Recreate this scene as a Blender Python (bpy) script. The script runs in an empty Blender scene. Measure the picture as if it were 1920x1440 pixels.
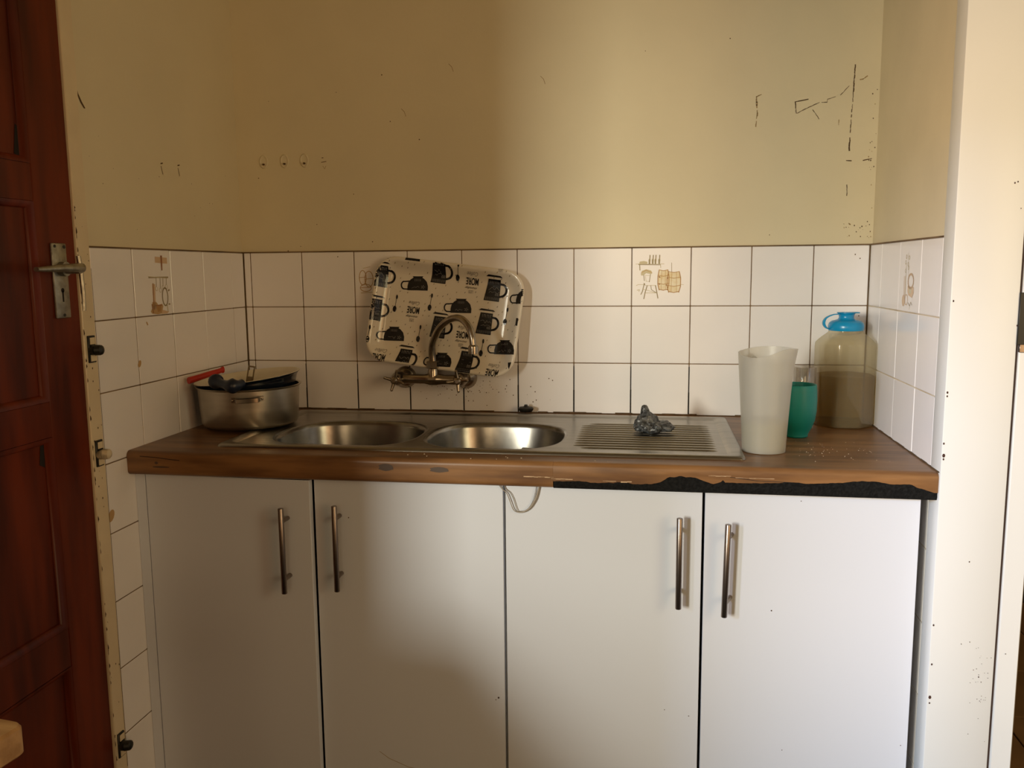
import bpy, bmesh, math, random
from mathutils import Vector, Matrix, noise
from mathutils.geometry import tessellate_polygon

random.seed(7)
S = bpy.context.scene
COL = S.collection
PI = math.pi

# ------------------------------------------------------------------ camera
cam_d = bpy.data.cameras.new('camera')
cam = bpy.data.objects.new('camera', cam_d)
COL.objects.link(cam)
cam_d.sensor_fit = 'HORIZONTAL'
cam_d.sensor_width = 36.0
cam_d.lens = 1591.88 / 1920 * 36.0
cam_d.clip_start = 0.02
cam.location = (1.1199, -2.2814, 1.2890)
cam.rotation_mode = 'XYZ'
cam.rotation_euler = (PI / 2 - 0.13349, 0.00922, 0.16038)
S.camera = cam

# ------------------------------------------------------------------ view, world, lights
S.view_settings.view_transform = 'Standard'
S.view_settings.look = 'None'
S.view_settings.gamma = 1.0
S.view_settings.use_curve_mapping = False
S.view_settings.exposure = 0.0
S.cycles.use_denoising = True
S.cycles.max_bounces = 10
S.cycles.diffuse_bounces = 5
S.cycles.glossy_bounces = 4
S.cycles.transparent_max_bounces = 24
S.cycles.transmission_bounces = 8
S.cycles.sample_clamp_indirect = 6.0
S.cycles.caustics_reflective = False
S.cycles.caustics_refractive = False

wd = bpy.data.worlds.new('daylight')
S.world = wd
wd.use_nodes = True
wd.node_tree.nodes['Background'].inputs[0].default_value = (0.75, 0.85, 1.0, 1)
wd.node_tree.nodes['Background'].inputs[1].default_value = 0.02


def area(name, loc, target, sx, sy, power, col):
    d = bpy.data.lights.new(name, 'AREA')
    d.shape = 'RECTANGLE'
    d.size, d.size_y, d.energy, d.color = sx, sy, power, col
    o = bpy.data.objects.new(name, d)
    COL.objects.link(o)
    o.location = loc
    o.rotation_euler = (Vector(target) - Vector(loc)).to_track_quat('-Z', 'Y').to_euler()
    return o


# bright sky and sunlit yard seen through the left-hand window, and the back-door daylight on the right
area('sky_light', (-1.35, -5.50, 1.78), (1.2, -0.4, 0.9), 0.45, 1.1, 214, (1.0, 0.95, 0.78))
area('zenith_light', (-2.40, -4.90, 2.50), (1.5, -0.4, 0.9), 0.70, 0.7, 250, (0.42, 0.66, 1.0))
area('yard_light', (-2.40, -4.90, 1.70), (1.5, -0.4, 1.0), 0.70, 0.7, 135, (1.0, 0.62, 0.34))
area('door_daylight', (3.25, -3.50, 1.35), (0.3, -0.4, 1.2), 1.0, 1.7, 18, (1.0, 0.54, 0.24))
area('passage_light', (2.70, -2.00, 1.50), (0.9, 0.0, 1.2), 0.5, 1.0, 8, (1.0, 0.86, 0.50))
area('back_fill_light', (1.10, -5.80, 1.70), (0.9, -0.4, 1.2), 1.0, 1.2, 15, (1.0, 0.70, 0.38))  # fill lamp added behind the camera; the front wall has no window

# ------------------------------------------------------------------ materials
MATS = {}


def srgb(r, g, b):
    f = lambda c: ((c / 255) / 12.92 if c / 255 <= 0.04045 else ((c / 255 + 0.055) / 1.055) ** 2.4)
    return (f(r), f(g), f(b), 1)


def mat(name, col, rough=0.5, metal=0.0, var=0.0, scale=8.0, stretch=(1, 1, 1), bump=0.0, bscale=None,
        spec=0.5, col2=None, coat=0.0, detail=4.0):
    m = bpy.data.materials.new(name)
    m.use_nodes = True
    nt = m.node_tree
    b = nt.nodes['Principled BSDF']
    if len(col) == 3:
        col = (*col, 1)
    b.inputs['Base Color'].default_value = col
    b.inputs['Roughness'].default_value = rough
    b.inputs['Metallic'].default_value = metal
    b.inputs['Specular IOR Level'].default_value = spec
    b.inputs['Coat Weight'].default_value = coat
    if var or col2 or bump:
        tc = nt.nodes.new('ShaderNodeTexCoord')
        mp = nt.nodes.new('ShaderNodeMapping')
        mp.inputs['Scale'].default_value = stretch
        nt.links.new(tc.outputs['Object'], mp.inputs['Vector'])
        nz = nt.nodes.new('ShaderNodeTexNoise')
        nz.inputs['Scale'].default_value = scale
        nz.inputs['Detail'].default_value = detail
        nt.links.new(mp.outputs['Vector'], nz.inputs['Vector'])
        if var or col2:
            rp = nt.nodes.new('ShaderNodeValToRGB')
            c2 = col2 if col2 else tuple(c * (1 - var) for c in col[:3])
            if len(c2) == 3:
                c2 = (*c2, 1)
            rp.color_ramp.elements[0].position = 0.36
            rp.color_ramp.elements[1].position = 0.64
            rp.color_ramp.elements[0].color = c2
            rp.color_ramp.elements[1].color = col
            nt.links.new(nz.outputs['Fac'], rp.inputs['Fac'])
            nt.links.new(rp.outputs['Color'], b.inputs['Base Color'])
        if bump:
            bp = nt.nodes.new('ShaderNodeBump')
            bp.inputs['Strength'].default_value = bump
            bp.inputs['Distance'].default_value = 0.004
            if bscale:
                n2 = nt.nodes.new('ShaderNodeTexNoise')
                n2.inputs['Scale'].default_value = bscale
                n2.inputs['Detail'].default_value = 3
                nt.links.new(mp.outputs['Vector'], n2.inputs['Vector'])
                nt.links.new(n2.outputs['Fac'], bp.inputs['Height'])
            else:
                nt.links.new(nz.outputs['Fac'], bp.inputs['Height'])
            nt.links.new(bp.outputs['Normal'], b.inputs['Normal'])
    MATS[name] = m
    return m


def thin_mat(name, tint, haze, haze_w, gloss=0.05, translucent=0.5, rough=0.08):
    """clear or cloudy thin plastic: straight-through light, diffuse haze and a little gloss"""
    m = bpy.data.materials.new(name)
    m.use_nodes = True
    nt = m.node_tree
    nt.nodes.remove(nt.nodes['Principled BSDF'])
    out = nt.nodes['Material Output']
    tr = nt.nodes.new('ShaderNodeBsdfTransparent'); tr.inputs[0].default_value = (*tint, 1)
    di = nt.nodes.new('ShaderNodeBsdfDiffuse'); di.inputs[0].default_value = (*haze, 1)
    tl = nt.nodes.new('ShaderNodeBsdfTranslucent'); tl.inputs[0].default_value = (*haze, 1)
    gl = nt.nodes.new('ShaderNodeBsdfGlossy'); gl.inputs['Roughness'].default_value = rough
    fr = nt.nodes.new('ShaderNodeLayerWeight'); fr.inputs['Blend'].default_value = 0.25
    mx1 = nt.nodes.new('ShaderNodeMixShader'); mx1.inputs[0].default_value = translucent
    nt.links.new(di.outputs[0], mx1.inputs[1]); nt.links.new(tl.outputs[0], mx1.inputs[2])
    mx2 = nt.nodes.new('ShaderNodeMixShader'); mx2.inputs[0].default_value = haze_w
    nt.links.new(tr.outputs[0], mx2.inputs[1]); nt.links.new(mx1.outputs[0], mx2.inputs[2])
    ml = nt.nodes.new('ShaderNodeMath'); ml.operation = 'MULTIPLY_ADD'
    ml.inputs[1].default_value = 0.5; ml.inputs[2].default_value = gloss
    nt.links.new(fr.outputs['Facing'], ml.inputs[0])
    mn = nt.nodes.new('ShaderNodeMath'); mn.operation = 'MULTIPLY'; mn.inputs[1].default_value = 0.45
    nt.links.new(ml.outputs[0], mn.inputs[0])
    mx3 = nt.nodes.new('ShaderNodeMixShader')
    nt.links.new(mn.outputs[0], mx3.inputs[0])
    nt.links.new(mx2.outputs[0], mx3.inputs[1]); nt.links.new(gl.outputs[0], mx3.inputs[2])
    nt.links.new(mx3.outputs[0], out.inputs[0])
    MATS[name] = m
    return m


PAINT = mat('cream_wall_paint', (0.73, 0.65, 0.455), 0.55, var=0.06, scale=3.0, bump=0.12, bscale=60, spec=0.3)
PAINTR = mat('cream_patched_paint', (0.73, 0.65, 0.465), 0.6, var=0.07, scale=5.0, bump=0.15, bscale=40, spec=0.25)
TILE = mat('white_glazed_tile', (0.89, 0.87, 0.88), 0.16, var=0.03, scale=5.0, bump=0.02, bscale=14, spec=0.5)
GROUT = mat('dirty_grout', (0.22, 0.14, 0.07), 0.9, col2=(0.10, 0.06, 0.03), scale=9)
GROUTW = mat('pale_grout', (0.62, 0.54, 0.42), 0.9, col2=(0.45, 0.36, 0.24), scale=9)
STEEL_PAINT = mat('cream_frame_enamel', (0.74, 0.62, 0.42), 0.35, var=0.08, scale=12, spec=0.5)
JAMB_PAINT = mat('white_jamb_enamel', (0.72, 0.73, 0.72), 0.4, var=0.03, scale=3, spec=0.5)
DOORWOOD = mat('red_brown_door_stain', (0.15, 0.022, 0.005), 0.36, col2=(0.060, 0.009, 0.003), scale=6, stretch=(3, 3, 0.35), spec=0.22)
CABINET = mat('white_melamine', (0.66, 0.70, 0.79), 0.35, var=0.015, scale=2, spec=0.4)
CARCASS = mat('white_carcass_board', (0.72, 0.70, 0.66), 0.5)
WOOD = mat('worktop_oak_laminate', (0.27, 0.135, 0.052), 0.38, col2=(0.13, 0.060, 0.024), scale=7, stretch=(0.7, 5.5, 5.5), spec=0.45, detail=8)
CORE = mat('charred_chipboard', (0.006, 0.006, 0.006), 0.95, col2=(0.012, 0.012, 0.012), scale=180, bump=0.9, bscale=220, spec=0.15)
TORN = mat('torn_laminate_edge', (0.62, 0.44, 0.28), 0.8, var=0.3, scale=60)
STEEL = mat('brushed_steel', (0.36, 0.34, 0.30), 0.30, 1.0, var=0.25, scale=14, stretch=(0.3, 6, 6), bump=0.03, bscale=70)
BOWLSTEEL = mat('bowl_steel', (0.33, 0.32, 0.30), 0.27, 1.0, var=0.3, scale=20, bump=0.02, bscale=60)
CHROME = mat('dull_chrome', (0.42, 0.36, 0.29), 0.22, 1.0, var=0.3, scale=30)
NICKEL = mat('brushed_nickel', (0.30, 0.25, 0.22), 0.32, 1.0, var=0.15, scale=20, stretch=(6, 6, 0.3))
ALU = mat('pot_aluminium', (0.52, 0.48, 0.41), 0.34, 1.0, var=0.12, scale=9, stretch=(1, 1, 8))
WORNALU = mat('worn_aluminium', (0.44, 0.42, 0.35), 0.42, 1.0, var=0.35, scale=50, bump=0.2, bscale=120)
ENAMEL = mat('dark_blue_enamel', (0.006, 0.010, 0.020), 0.16, var=0.3, scale=30, spec=0.6)
ENAMELIN = mat('cream_enamel', (0.70, 0.64, 0.50), 0.25, var=0.06, scale=20)
BLUEPLASTIC = mat('navy_plastic', (0.008, 0.016, 0.040), 0.35, var=0.3, scale=40)
RED = mat('red_plastic', (0.42, 0.018, 0.006), 0.4, var=0.15, scale=20)
TRAYW = mat('white_melamine_tray', (0.78, 0.72, 0.62), 0.14, var=0.03, scale=8, spec=0.5)
INK = mat('black_print', (0.008, 0.008, 0.010), 0.18, var=0.0)
INKG = mat('grey_print', (0.20, 0.18, 0.16), 0.2)
CHALK = mat('chalk_print', (0.23, 0.23, 0.23), 0.25)
TEAL = mat('teal_plastic', (0.004, 0.29, 0.25), 0.42, var=0.06, scale=30, bump=0.05, bscale=120)
SKYBLUE = mat('bright_blue_plastic', (0.006, 0.27, 0.52), 0.28, var=0.05, scale=20)
BLACKBAG = mat('black_glitter_plastic', (0.012, 0.013, 0.015), 0.33, col2=(0.10, 0.11, 0.12), scale=130, bump=0.8, bscale=90, spec=0.7)
RUBBER = mat('black_rubber', (0.010, 0.010, 0.008), 0.45, var=0.3, scale=50)
BLACKHOLE = mat('dark_gap', (0.010, 0.006, 0.004), 0.9)
DIRT = mat('brown_dirt', (0.12, 0.065, 0.025), 0.9, var=0.4, scale=40)
DIRTY = mat('paint_chip_brown', (0.05, 0.018, 0.012), 0.8)
FAINT = mat('faint_wall_mark', (0.40, 0.28, 0.13), 0.9, var=0.2, scale=30)
PUTTY = mat('adhesive_pad', (0.70, 0.58, 0.34), 0.3, var=0.1, scale=30)
PINE = mat('pale_pine', (0.48, 0.28, 0.11), 0.5, col2=(0.32, 0.17, 0.06), scale=6, stretch=(1, 9, 9), spec=0.35, detail=7)
FLOORT = mat('brown_floor_tile', (0.26, 0.155, 0.075), 0.4, var=0.25, scale=6)
FLOORG = mat('floor_grout', (0.02, 0.014, 0.010), 0.9)
CEIL = mat('ceiling_paint', (0.50, 0.43, 0.31), 0.8, var=0.04, scale=2)
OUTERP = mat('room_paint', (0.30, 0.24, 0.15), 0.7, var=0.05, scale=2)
GROOVE = mat('brown_seal', (0.055, 0.030, 0.022), 0.7)
OCHRE = mat('ochre_glaze_print', (0.42, 0.22, 0.07), 0.25)
TAN = mat('tan_glaze_print', (0.52, 0.33, 0.14), 0.25)
OLIVE = mat('olive_glaze_print', (0.30, 0.24, 0.13), 0.25)
PALEOL = mat('pale_olive_print', (0.58, 0.51, 0.34), 0.25)
RUST = mat('rust_glaze_print', (0.30, 0.12, 0.05), 0.25)
RUSTW = mat('pale_rust_print', (0.66, 0.47, 0.30), 0.25)
BARREL = mat('pale_ochre_print', (0.74, 0.60, 0.36), 0.25, col2=(0.80, 0.72, 0.55), scale=60)
CORD = mat('grey_strap', (0.30, 0.26, 0.21), 0.4)
JUGM = thin_mat('frosted_plastic', (0.93, 0.92, 0.88), (0.80, 0.80, 0.78), 0.42, gloss=0.05, translucent=0.55, rough=0.35)
JUGW = thin_mat('jug_water', (0.93, 0.93, 0.82), (0.86, 0.82, 0.58), 0.50, gloss=0.02, translucent=0.5, rough=0.2)
BOTM = thin_mat('clear_bottle_plastic', (0.90, 0.87, 0.76), (0.70, 0.60, 0.40), 0.20, gloss=0.06, translucent=0.4)
BOTW = thin_mat('bottle_water', (0.74, 0.63, 0.36), (0.50, 0.38, 0.14), 0.16, gloss=0.02, translucent=0.4)
GLASSM = thin_mat('drinking_glass', (0.90, 0.88, 0.84), (0.6, 0.55, 0.48), 0.14, gloss=0.18, translucent=0.3, rough=0.03)
CLEARM = thin_mat('clear_strip', (0.75, 0.72, 0.66), (0.3, 0.26, 0.2), 0.35, gloss=0.05)


# ------------------------------------------------------------------ mesh helpers
class G:
    """collects verts and faces (with a material slot per face) and links them as ONE mesh object"""

    def __init__(self):
        self.v, self.f, self.m = [], [], []
        self.cur = 0

    def add(self, vs, fs, M=None):
        b = len(self.v)
        for p in vs:
            p = Vector(p)
            self.v.append(tuple(M @ p) if M else tuple(p))
        for f in fs:
            self.f.append(tuple(b + i for i in f))
            self.m.append(self.cur)
        return self

    def box(self, x0, y0, z0, x1, y1, z1, bev=0.0, seg=1, M=None):
        bm = bmesh.new()
        bmesh.ops.create_cube(bm, size=1)
        for v in bm.verts:
            v.co = Vector((x0 + (v.co.x + .5) * (x1 - x0), y0 + (v.co.y + .5) * (y1 - y0), z0 + (v.co.z + .5) * (z1 - z0)))
        if bev > 0:
            bmesh.ops.bevel(bm, geom=bm.edges[:], offset=bev, segments=seg, affect='EDGES', profile=0.5)
        bm.verts.index_update()
        self.add([v.co for v in bm.verts], [[v.index for v in f.verts] for f in bm.faces], M)
        bm.free()
        return self

    def loft(self, rings, closed=True, cap0=True, cap1=True, M=None):
        n = len(rings[0])
        vs = [p for r in rings for p in r]
        fs = []
        for i in range(len(rings) - 1):
            for j in range(n if closed else n - 1):
                k = (j + 1) % n
                fs.append((i * n + j, i * n + k, (i + 1) * n + k, (i + 1) * n + j))
        if cap0 and closed:
            fs.append(tuple(range(n))[::-1])
        if cap1 and closed:
            fs.append(tuple((len(rings) - 1) * n + j for j in range(n)))
        return self.add(vs, fs, M)

    def lathe(self, prof, c=(0, 0, 0), n=32, cap0=True, cap1=True, M=None):
        rings = [[(c[0] + r * math.cos(2 * PI * j / n), c[1] + r * math.sin(2 * PI * j / n), c[2] + z) for j in range(n)] for r, z in prof]
        return self.loft(rings, True, cap0, cap1, M)

    def cyl(self, a, b, r, n=16, r2=None, bev=0.0):
        return self.tube([a, b], r if r2 is None else [r, r2], n)

    def tube(self, pts, r, n=12, closed=False):
        pts = [Vector(p) for p in pts]
        rs = r if isinstance(r, (list, tuple)) else [r] * len(pts)
        rings = []
        t0 = (pts[1] - pts[0]).normalized()
        up = Vector((0, 0, 1)) if abs(t0.z) < 0.9 else Vector((1, 0, 0))
        x = t0.cross(up).normalized()
        for i, p in enumerate(pts):
            if closed:
                t = (pts[(i + 1) % len(pts)] - pts[i - 1]).normalized()
            elif i == 0:
                t = t0
            elif i == len(pts) - 1:
                t = (pts[i] - pts[i - 1]).normalized()
            else:
                t = (pts[i + 1] - pts[i - 1]).normalized()
            x = (x - t * x.dot(t)).normalized()
            y = t.cross(x)
            rings.append([p + (x * math.cos(2 * PI * j / n) + y * math.sin(2 * PI * j / n)) * rs[i] for j in range(n)])
        if closed:
            rings.append(rings[0])
            return self.loft(rings, True, False, False)
        return self.loft(rings)

    def ball(self, c, r, n=16, sc=(1, 1, 1), M=None):
        rings = []
        m = n // 2
        for i in range(1, m):
            a = PI * i / m
            rings.append([(c[0] + sc[0] * r * math.sin(a) * math.cos(2 * PI * j / n), c[1] + sc[1] * r * math.sin(a) * math.sin(2 * PI * j / n), c[2] - sc[2] * r * math.cos(a)) for j in range(n)])
        return self.loft(rings, True, True, True, M)

    def prism(self, poly, axis, a, b, bev=0.0):
        """2D polygon (list of pairs) extruded along axis 0/1/2 from a to b"""
        def p3(p, t):
            return {0: (t, p[0], p[1]), 1: (p[0], t, p[1]), 2: (p[0], p[1], t)}[axis]
        n = len(poly)
        vs = [p3(p, a) for p in poly] + [p3(p, b) for p in poly]
        fs = [tuple(range(n)), tuple(range(2 * n - 1, n - 1, -1))] + [(i, n + i, n + (i + 1) % n, (i + 1) % n) for i in range(n)]
        return self.add(vs, fs)

    def build(self, name, mats, parent=None, smooth=40, **kw):
        me = bpy.data.meshes.new(name)
        me.from_pydata(self.v, [], self.f)
        for m in (mats if isinstance(mats, (list, tuple)) else [mats]):
            me.materials.append(m)
        me.polygons.foreach_set('material_index', self.m)
        bm = bmesh.new(); bm.from_mesh(me)
        bmesh.ops.recalc_face_normals(bm, faces=bm.faces[:])
        if smooth:
            for f in bm.faces:
                f.smooth = True
            for e in bm.edges:
                if len(e.link_faces) == 2 and e.calc_face_angle(0) > math.radians(smooth):
                    e.smooth = False
        bm.to_mesh(me); bm.free()
        return link(name, me, parent, **kw)


def link(name, data, parent=None, **kw):
    o = bpy.data.objects.new(name, data)
    COL.objects.link(o)
    if parent:
        o.parent = parent
        o.matrix_parent_inverse = Matrix.Translation(-parent_world(parent))
    for k, v in kw.items():
        o[k] = v
    return o


def parent_world(p):
    return Vector(p.location) if p.parent is None else Vector((0, 0, 0))


def thing(name, label, cat, loc=(0, 0, 0), group=None):
    o = bpy.data.objects.new(name, None)
    COL.objects.link(o)
    o.location = loc
    o.empty_display_size = 0.05
    o['label'] = label
    o['category'] = cat
    if group:
        o['group'] = group
    return o


def tag(o, label, cat, group=None):
    o['label'] = label
    o['category'] = cat
    if group:
        o['group'] = group
    return o


def arc(cx, cy, r, a0, a1, n=10, ry=None):
    ry = r if ry is None else ry
    return [(cx + r * math.cos(math.radians(a0 + (a1 - a0) * i / n)), cy + ry * math.sin(math.radians(a0 + (a1 - a0) * i / n))) for i in range(n + 1)]


def ribbon(pts, w):
    """outline polygon pieces (quads) of a stroked 2D polyline"""
    out = []
    for i in range(len(pts) - 1):
        a, b = Vector(pts[i]), Vector(pts[i + 1])
        d = b - a
        if d.length < 1e-7:
            continue
        d.normalize()
        nn = Vector((-d.y, d.x)) * (w / 2)
        e = d * (w * 0.3)
        out.append([a - e + nn, a - e - nn, b + e - nn, b + e + nn])
    return out


def rrect(hw, hh, r, seg=8):
    pts = []
    for cx, cy, a in ((hw - r, hh - r, 0), (-hw + r, hh - r, 90), (-hw + r, -hh + r, 180), (hw - r, -hh + r, 270)):
        pts += arc(cx, cy, r, a, a + 90, seg)
    return pts


def catmull(pts, n=8):
    P = [Vector(p) for p in pts]
    P = [P[0] * 2 - P[1]] + P + [P[-1] * 2 - P[-2]]
    out = []
    for i in range(1, len(P) - 2):
        for k in range(n):
            t = k / n
            a, b, c, d = P[i - 1], P[i], P[i + 1], P[i + 2]
            out.append(0.5 * ((2 * b) + (c - a) * t + (2 * a - 5 * b + 4 * c - d) * t * t + (3 * b - a - 3 * c + d) * t ** 3))
    out.append(P[-2])
    return out


class Decal:
    """flat print: 2D polygons in a local plane, mapped by fn(u, v) to 3D"""

    def __init__(self, fn, maxlen=None, inside=None):
        self.fn, self.maxlen, self.inside = fn, maxlen, inside
        self.g = G()

    def tri(self, a, b, c, depth=0):
        if self.maxlen and depth < 6:
            L = [((b - a).length, 0), ((c - b).length, 1), ((a - c).length, 2)]
            l, k = max(L)
            if l > self.maxlen:
                if k == 0:
                    m = (a + b) / 2; self.tri(a, m, c, depth + 1); self.tri(m, b, c, depth + 1)
                elif k == 1:
                    m = (b + c) / 2; self.tri(a, b, m, depth + 1); self.tri(a, m, c, depth + 1)
                else:
                    m = (a + c) / 2; self.tri(a, b, m, depth + 1); self.tri(m, b, c, depth + 1)
                return
        if self.inside and not all(self.inside(p.x, p.y) for p in (a, b, c)):
            return
        if (b - a).cross(c - a) < 0:
            b, c = c, b
        self.g.add([self.fn(p.x, p.y, self.lift) for p in (a, b, c)], [(0, 1, 2)])
    lift = 0.0

    def poly(self, pts, mi=0, lift=0.0):
        self.g.cur = mi
        self.lift = lift
        pts = [Vector((p[0], p[1])) for p in pts]
        for t in tessellate_polygon([[Vector((p.x, p.y, 0)) for p in pts]]):
            self.tri(pts[t[0]], pts[t[1]], pts[t[2]])

    def stroke(self, pts, w, mi=0, lift=0.0):
        for q in ribbon(pts, w):
            self.poly(q, mi, lift)

    def text(self, s, cx, cy, h, wtarget=None, rot=0, mi=0, shear=0.0, lift=0.0, thin=0.0):
        cu = bpy.data.curves.new('t', 'FONT')
        cu.body = s
        cu.size = 1
        cu.shear = shear
        cu.offset = thin
        cu.align_x = 'LEFT'
        o = bpy.data.objects.new('t', cu)
        COL.objects.link(o)
        dg = bpy.context.evaluated_depsgraph_get()
        me = bpy.data.meshes.new_from_object(o.evaluated_get(dg))
        vs = [v.co.copy() for v in me.vertices]
        me.calc_loop_triangles()
        tris = [tuple(t.vertices) for t in me.loop_triangles]
        bpy.data.objects.remove(o); bpy.data.curves.remove(cu); bpy.data.meshes.remove(me)
        if not vs:
            return
        x0, x1 = min(v.x for v in vs), max(v.x for v in vs)
        y0, y1 = min(v.y for v in vs), max(v.y for v in vs)
        sy = h / (y1 - y0)
        sx = (wtarget / (x1 - x0)) if wtarget else sy
        c, s_ = math.cos(math.radians(rot)), math.sin(math.radians(rot))
        P = []
        for v in vs:
            x, y = (v.x - (x0 + x1) / 2) * sx, (v.y - (y0 + y1) / 2) * sy
            P.append(Vector((cx + x * c - y * s_, cy + x * s_ + y * c)))
        self.g.cur = mi
        self.lift = lift
        for t in tris:
            self.tri(P[t[0]], P[t[1]], P[t[2]])


# ------------------------------------------------------------------ dimensions
XL, XR = -0.021, 1.666          # faces of the side wall tiles
TP = 0.153                      # tile pitch
ZT = 1.344                      # top of the tiling
CT = 0.900                      # worktop top
H = 2.60                        # ceiling
JT = 0.0022                     # joint width

# ------------------------------------------------------------------ room shell
WY0, WZ0, WZ1 = -4.20, 0.90, 1.88                           # far jamb, sill and head of the left window
g = G()
g.box(XL - 0.20, 0.0062, 0, XR + 0.16, 0.12, H)
wall_back = g.build('wall_back', PAINT, kind='structure')

g = G()                                                     # alcove side, then over the door, then round the window
g.box(XL - 0.20, -0.676, 0, XL - 0.006, 0.0062, H)
g.box(XL - 0.20, -1.60, 2.10, XL - 0.006, -0.676, H)
g.box(XL - 0.20, -2.20, 0, XL - 0.006, -1.60, H)
g.box(XL - 0.20, WY0, 0, XL - 0.006, -2.20, WZ0)
g.box(XL - 0.20, WY0, WZ1, XL - 0.006, -2.20, H)
g.box(XL - 0.20, -6.00, 0, XL - 0.006, WY0, H)
wall_left = g.build('wall_left', PAINT, kind='structure')

g = G()
g.box(XR + 0.006, -0.560, 0, XR + 0.155, 1.30, H)
wall_right = g.build('wall_right', PAINTR, kind='structure')

g = G().box(XL - 0.2, -6.15, 0, 3.6, -6.00, H)
g.build('wall_front', OUTERP, kind='structure')
g = G()                                                     # far right wall with the back doorway the daylight comes through
g.box(3.45, -2.95, 0, 3.60, 1.45, H)
g.box(3.45, -6.00, 0, 3.60, -4.05, H)
g.box(3.45, -4.05, 2.25, 3.60, -2.95, H)
g.build('wall_far_right', OUTERP, kind='structure')
g = G().box(XR + 0.155, 1.30, 0, 3.6, 1.45, H)
g.build('wall_passage', OUTERP, kind='structure')
g = G().box(XR + 0.155, 1.282, 0.0, 3.45, 1.30, 0.09, 0.004)
g.build('baseboard_passage', DOORWOOD, kind='structure')
g = G().box(XL - 0.2, -6.15, H, 3.6, 1.45, H + 0.1)
g.build('ceiling', CEIL, kind='structure')
g = G().box(XL - 0.2, -6.15, -0.1, 3.6, 1.45, -0.004)
floor = g.build('floor', FLOORG, kind='structure')

# floor tiles where the passage floor can be seen
tile_me = None
for i in range(6):
    for j in range(7):
        x0, y0 = 1.83 + i * 0.303, -0.694 + j * 0.303
        if x0 > 3.3 or y0 > 1.1:
            continue
        if tile_me is None:
            o = G().box(0, 0, -0.004, 0.299, 0.299, 0.001, 0.0015).build('tile', FLOORT, floor)
            tile_me = o.data
        else:
            o = link('tile', tile_me, floor)
        o.location = (x0, y0, 0)

# window frame on the left, out of view: the daylight comes in here
win = G()
win.box(XL - 0.19, WY0, WZ0, XL - 0.13, WY0 + .04, WZ1).box(XL - 0.19, -2.24, WZ0, XL - 0.13, -2.20, WZ1)
win.box(XL - 0.19, WY0 + .04, WZ0, XL - 0.13, -2.24, WZ0 + .04).box(XL - 0.19, WY0 + .04, WZ1 - .04, XL - 0.13, -2.24, WZ1)
win.build('window_1', STEEL_PAINT, kind='structure')


# ------------------------------------------------------------------ wall tiles
def tile_mesh(w, h, t=0.0060, bev=0.0013):
    return G().box(-w / 2, -t, -h / 2, w / 2, 0, h / 2, bev)


TILE_CACHE = {}


def put_tile(parent, wall, a0, a1, z0, z1):
    """one tile; wall 'back' runs along x, 'left'/'right' along y; face stands 6 mm proud of the plaster"""
    w, h = round(abs(a1 - a0) - JT, 4), round(z1 - z0 - JT, 4)
    if w < 0.004:
        return None
    if (w, h) not in TILE_CACHE:
        TILE_CACHE[(w, h)] = None
        o = tile_mesh(w, h).build('tile', TILE, parent, smooth=25)
        TILE_CACHE[(w, h)] = o.data
    else:
        o = link('tile', TILE_CACHE[(w, h)], parent)
    c, z = (a0 + a1) / 2, (z0 + z1) / 2
    jit = random.uniform(-0.0003, 0.0003)
    tilt = random.uniform(-0.003, 0.003)
    if wall == 'back':
        o.location = (c, 0.0061 + jit, z)
        o.rotation_euler = (tilt, 0, random.uniform(-0.003, 0.003))
    elif wall == 'left':
        o.location = (XL - 0.0061 + jit, c, z)
        o.rotation_euler = (0, 0, PI / 2 + random.uniform(-0.003, 0.003))
    else:
        o.location = (XR + 0.0061 + jit, c, z)
        o.rotation_euler = (0, 0, -PI / 2 + random.uniform(-0.003, 0.003))
    return o


xs = [XL + 0.001] + [k * TP for k in range(11)] + [XR - 0.001]
motif_tiles = {}
for r in range(4):
    z1 = ZT - r * TP
    for i in range(len(xs) - 1):
        if r == 3 and i not in (0, 1):
            continue
        o = put_tile(wall_back, 'back', xs[i], xs[i + 1], z1 - TP, z1)
        if r == 0 and i in (3, 8):
            motif_tiles[('back', i)] = o
ys = [-0.675, -0.529, -0.376, -0.223, -0.070, -0.001]
for r in range(9):
    z1 = ZT - r * TP
    z0 = max(z1 - TP, 0.0)
    if z1 < 0.03:
        break
    for i in range(5):
        if r > 3 and i > 0:
            continue
        o = put_tile(wall_left, 'left', ys[i], ys[i + 1], z0, z1)
        if r == 0 and i == 1:
            motif_tiles[('left', 1)] = o
yr = [-0.546, -0.418, -0.265, -0.112, -0.001]
for r in range(9):
    z1 = ZT - r * TP
    z0 = max(z1 - TP, 0.0)
    if z1 < 0.03:
        break
    for i in range(4):
        if r > 3 and i > 0:
            continue
        o = put_tile(wall_right, 'right', yr[i], yr[i + 1], z0, z1)
        if r == 0 and i == 1:
            motif_tiles[('right', 1)] = o
# grout beds, 1.6 mm below the tile faces
G().box(XL, 0.0016, 0.72, XR, 0.0061, ZT + 0.0012).build('grout', GROUT, wall_back)
G().box(XL - 0.0061, -0.675, 0.0, XL - 0.0016, 0, ZT + 0.0012).build('grout', GROUT, wall_left)
G().box(XR + 0.0014, -0.546, 0.0, XR + 0.0061, 0, ZT + 0.0012).build('grout', GROUTW, wall_right)
# dirty top edge of the tiling
for nm, p, bx in (('grout_edge', wall_back, (XL, -0.0004, ZT - 0.0012, XR, 0.0061, ZT + 0.0022)),
                  ('grout_edge', wall_left, (XL - 0.0061, -0.675, ZT - 0.0012, XL + 0.0004, 0, ZT + 0.0022)),
                  ('grout_edge', wall_right, (XR - 0.0004, -0.546, ZT - 0.0012, XR + 0.0061, 0, ZT + 0.0022))):
    G().box(*bx).build(nm, GROUT, p)
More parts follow.
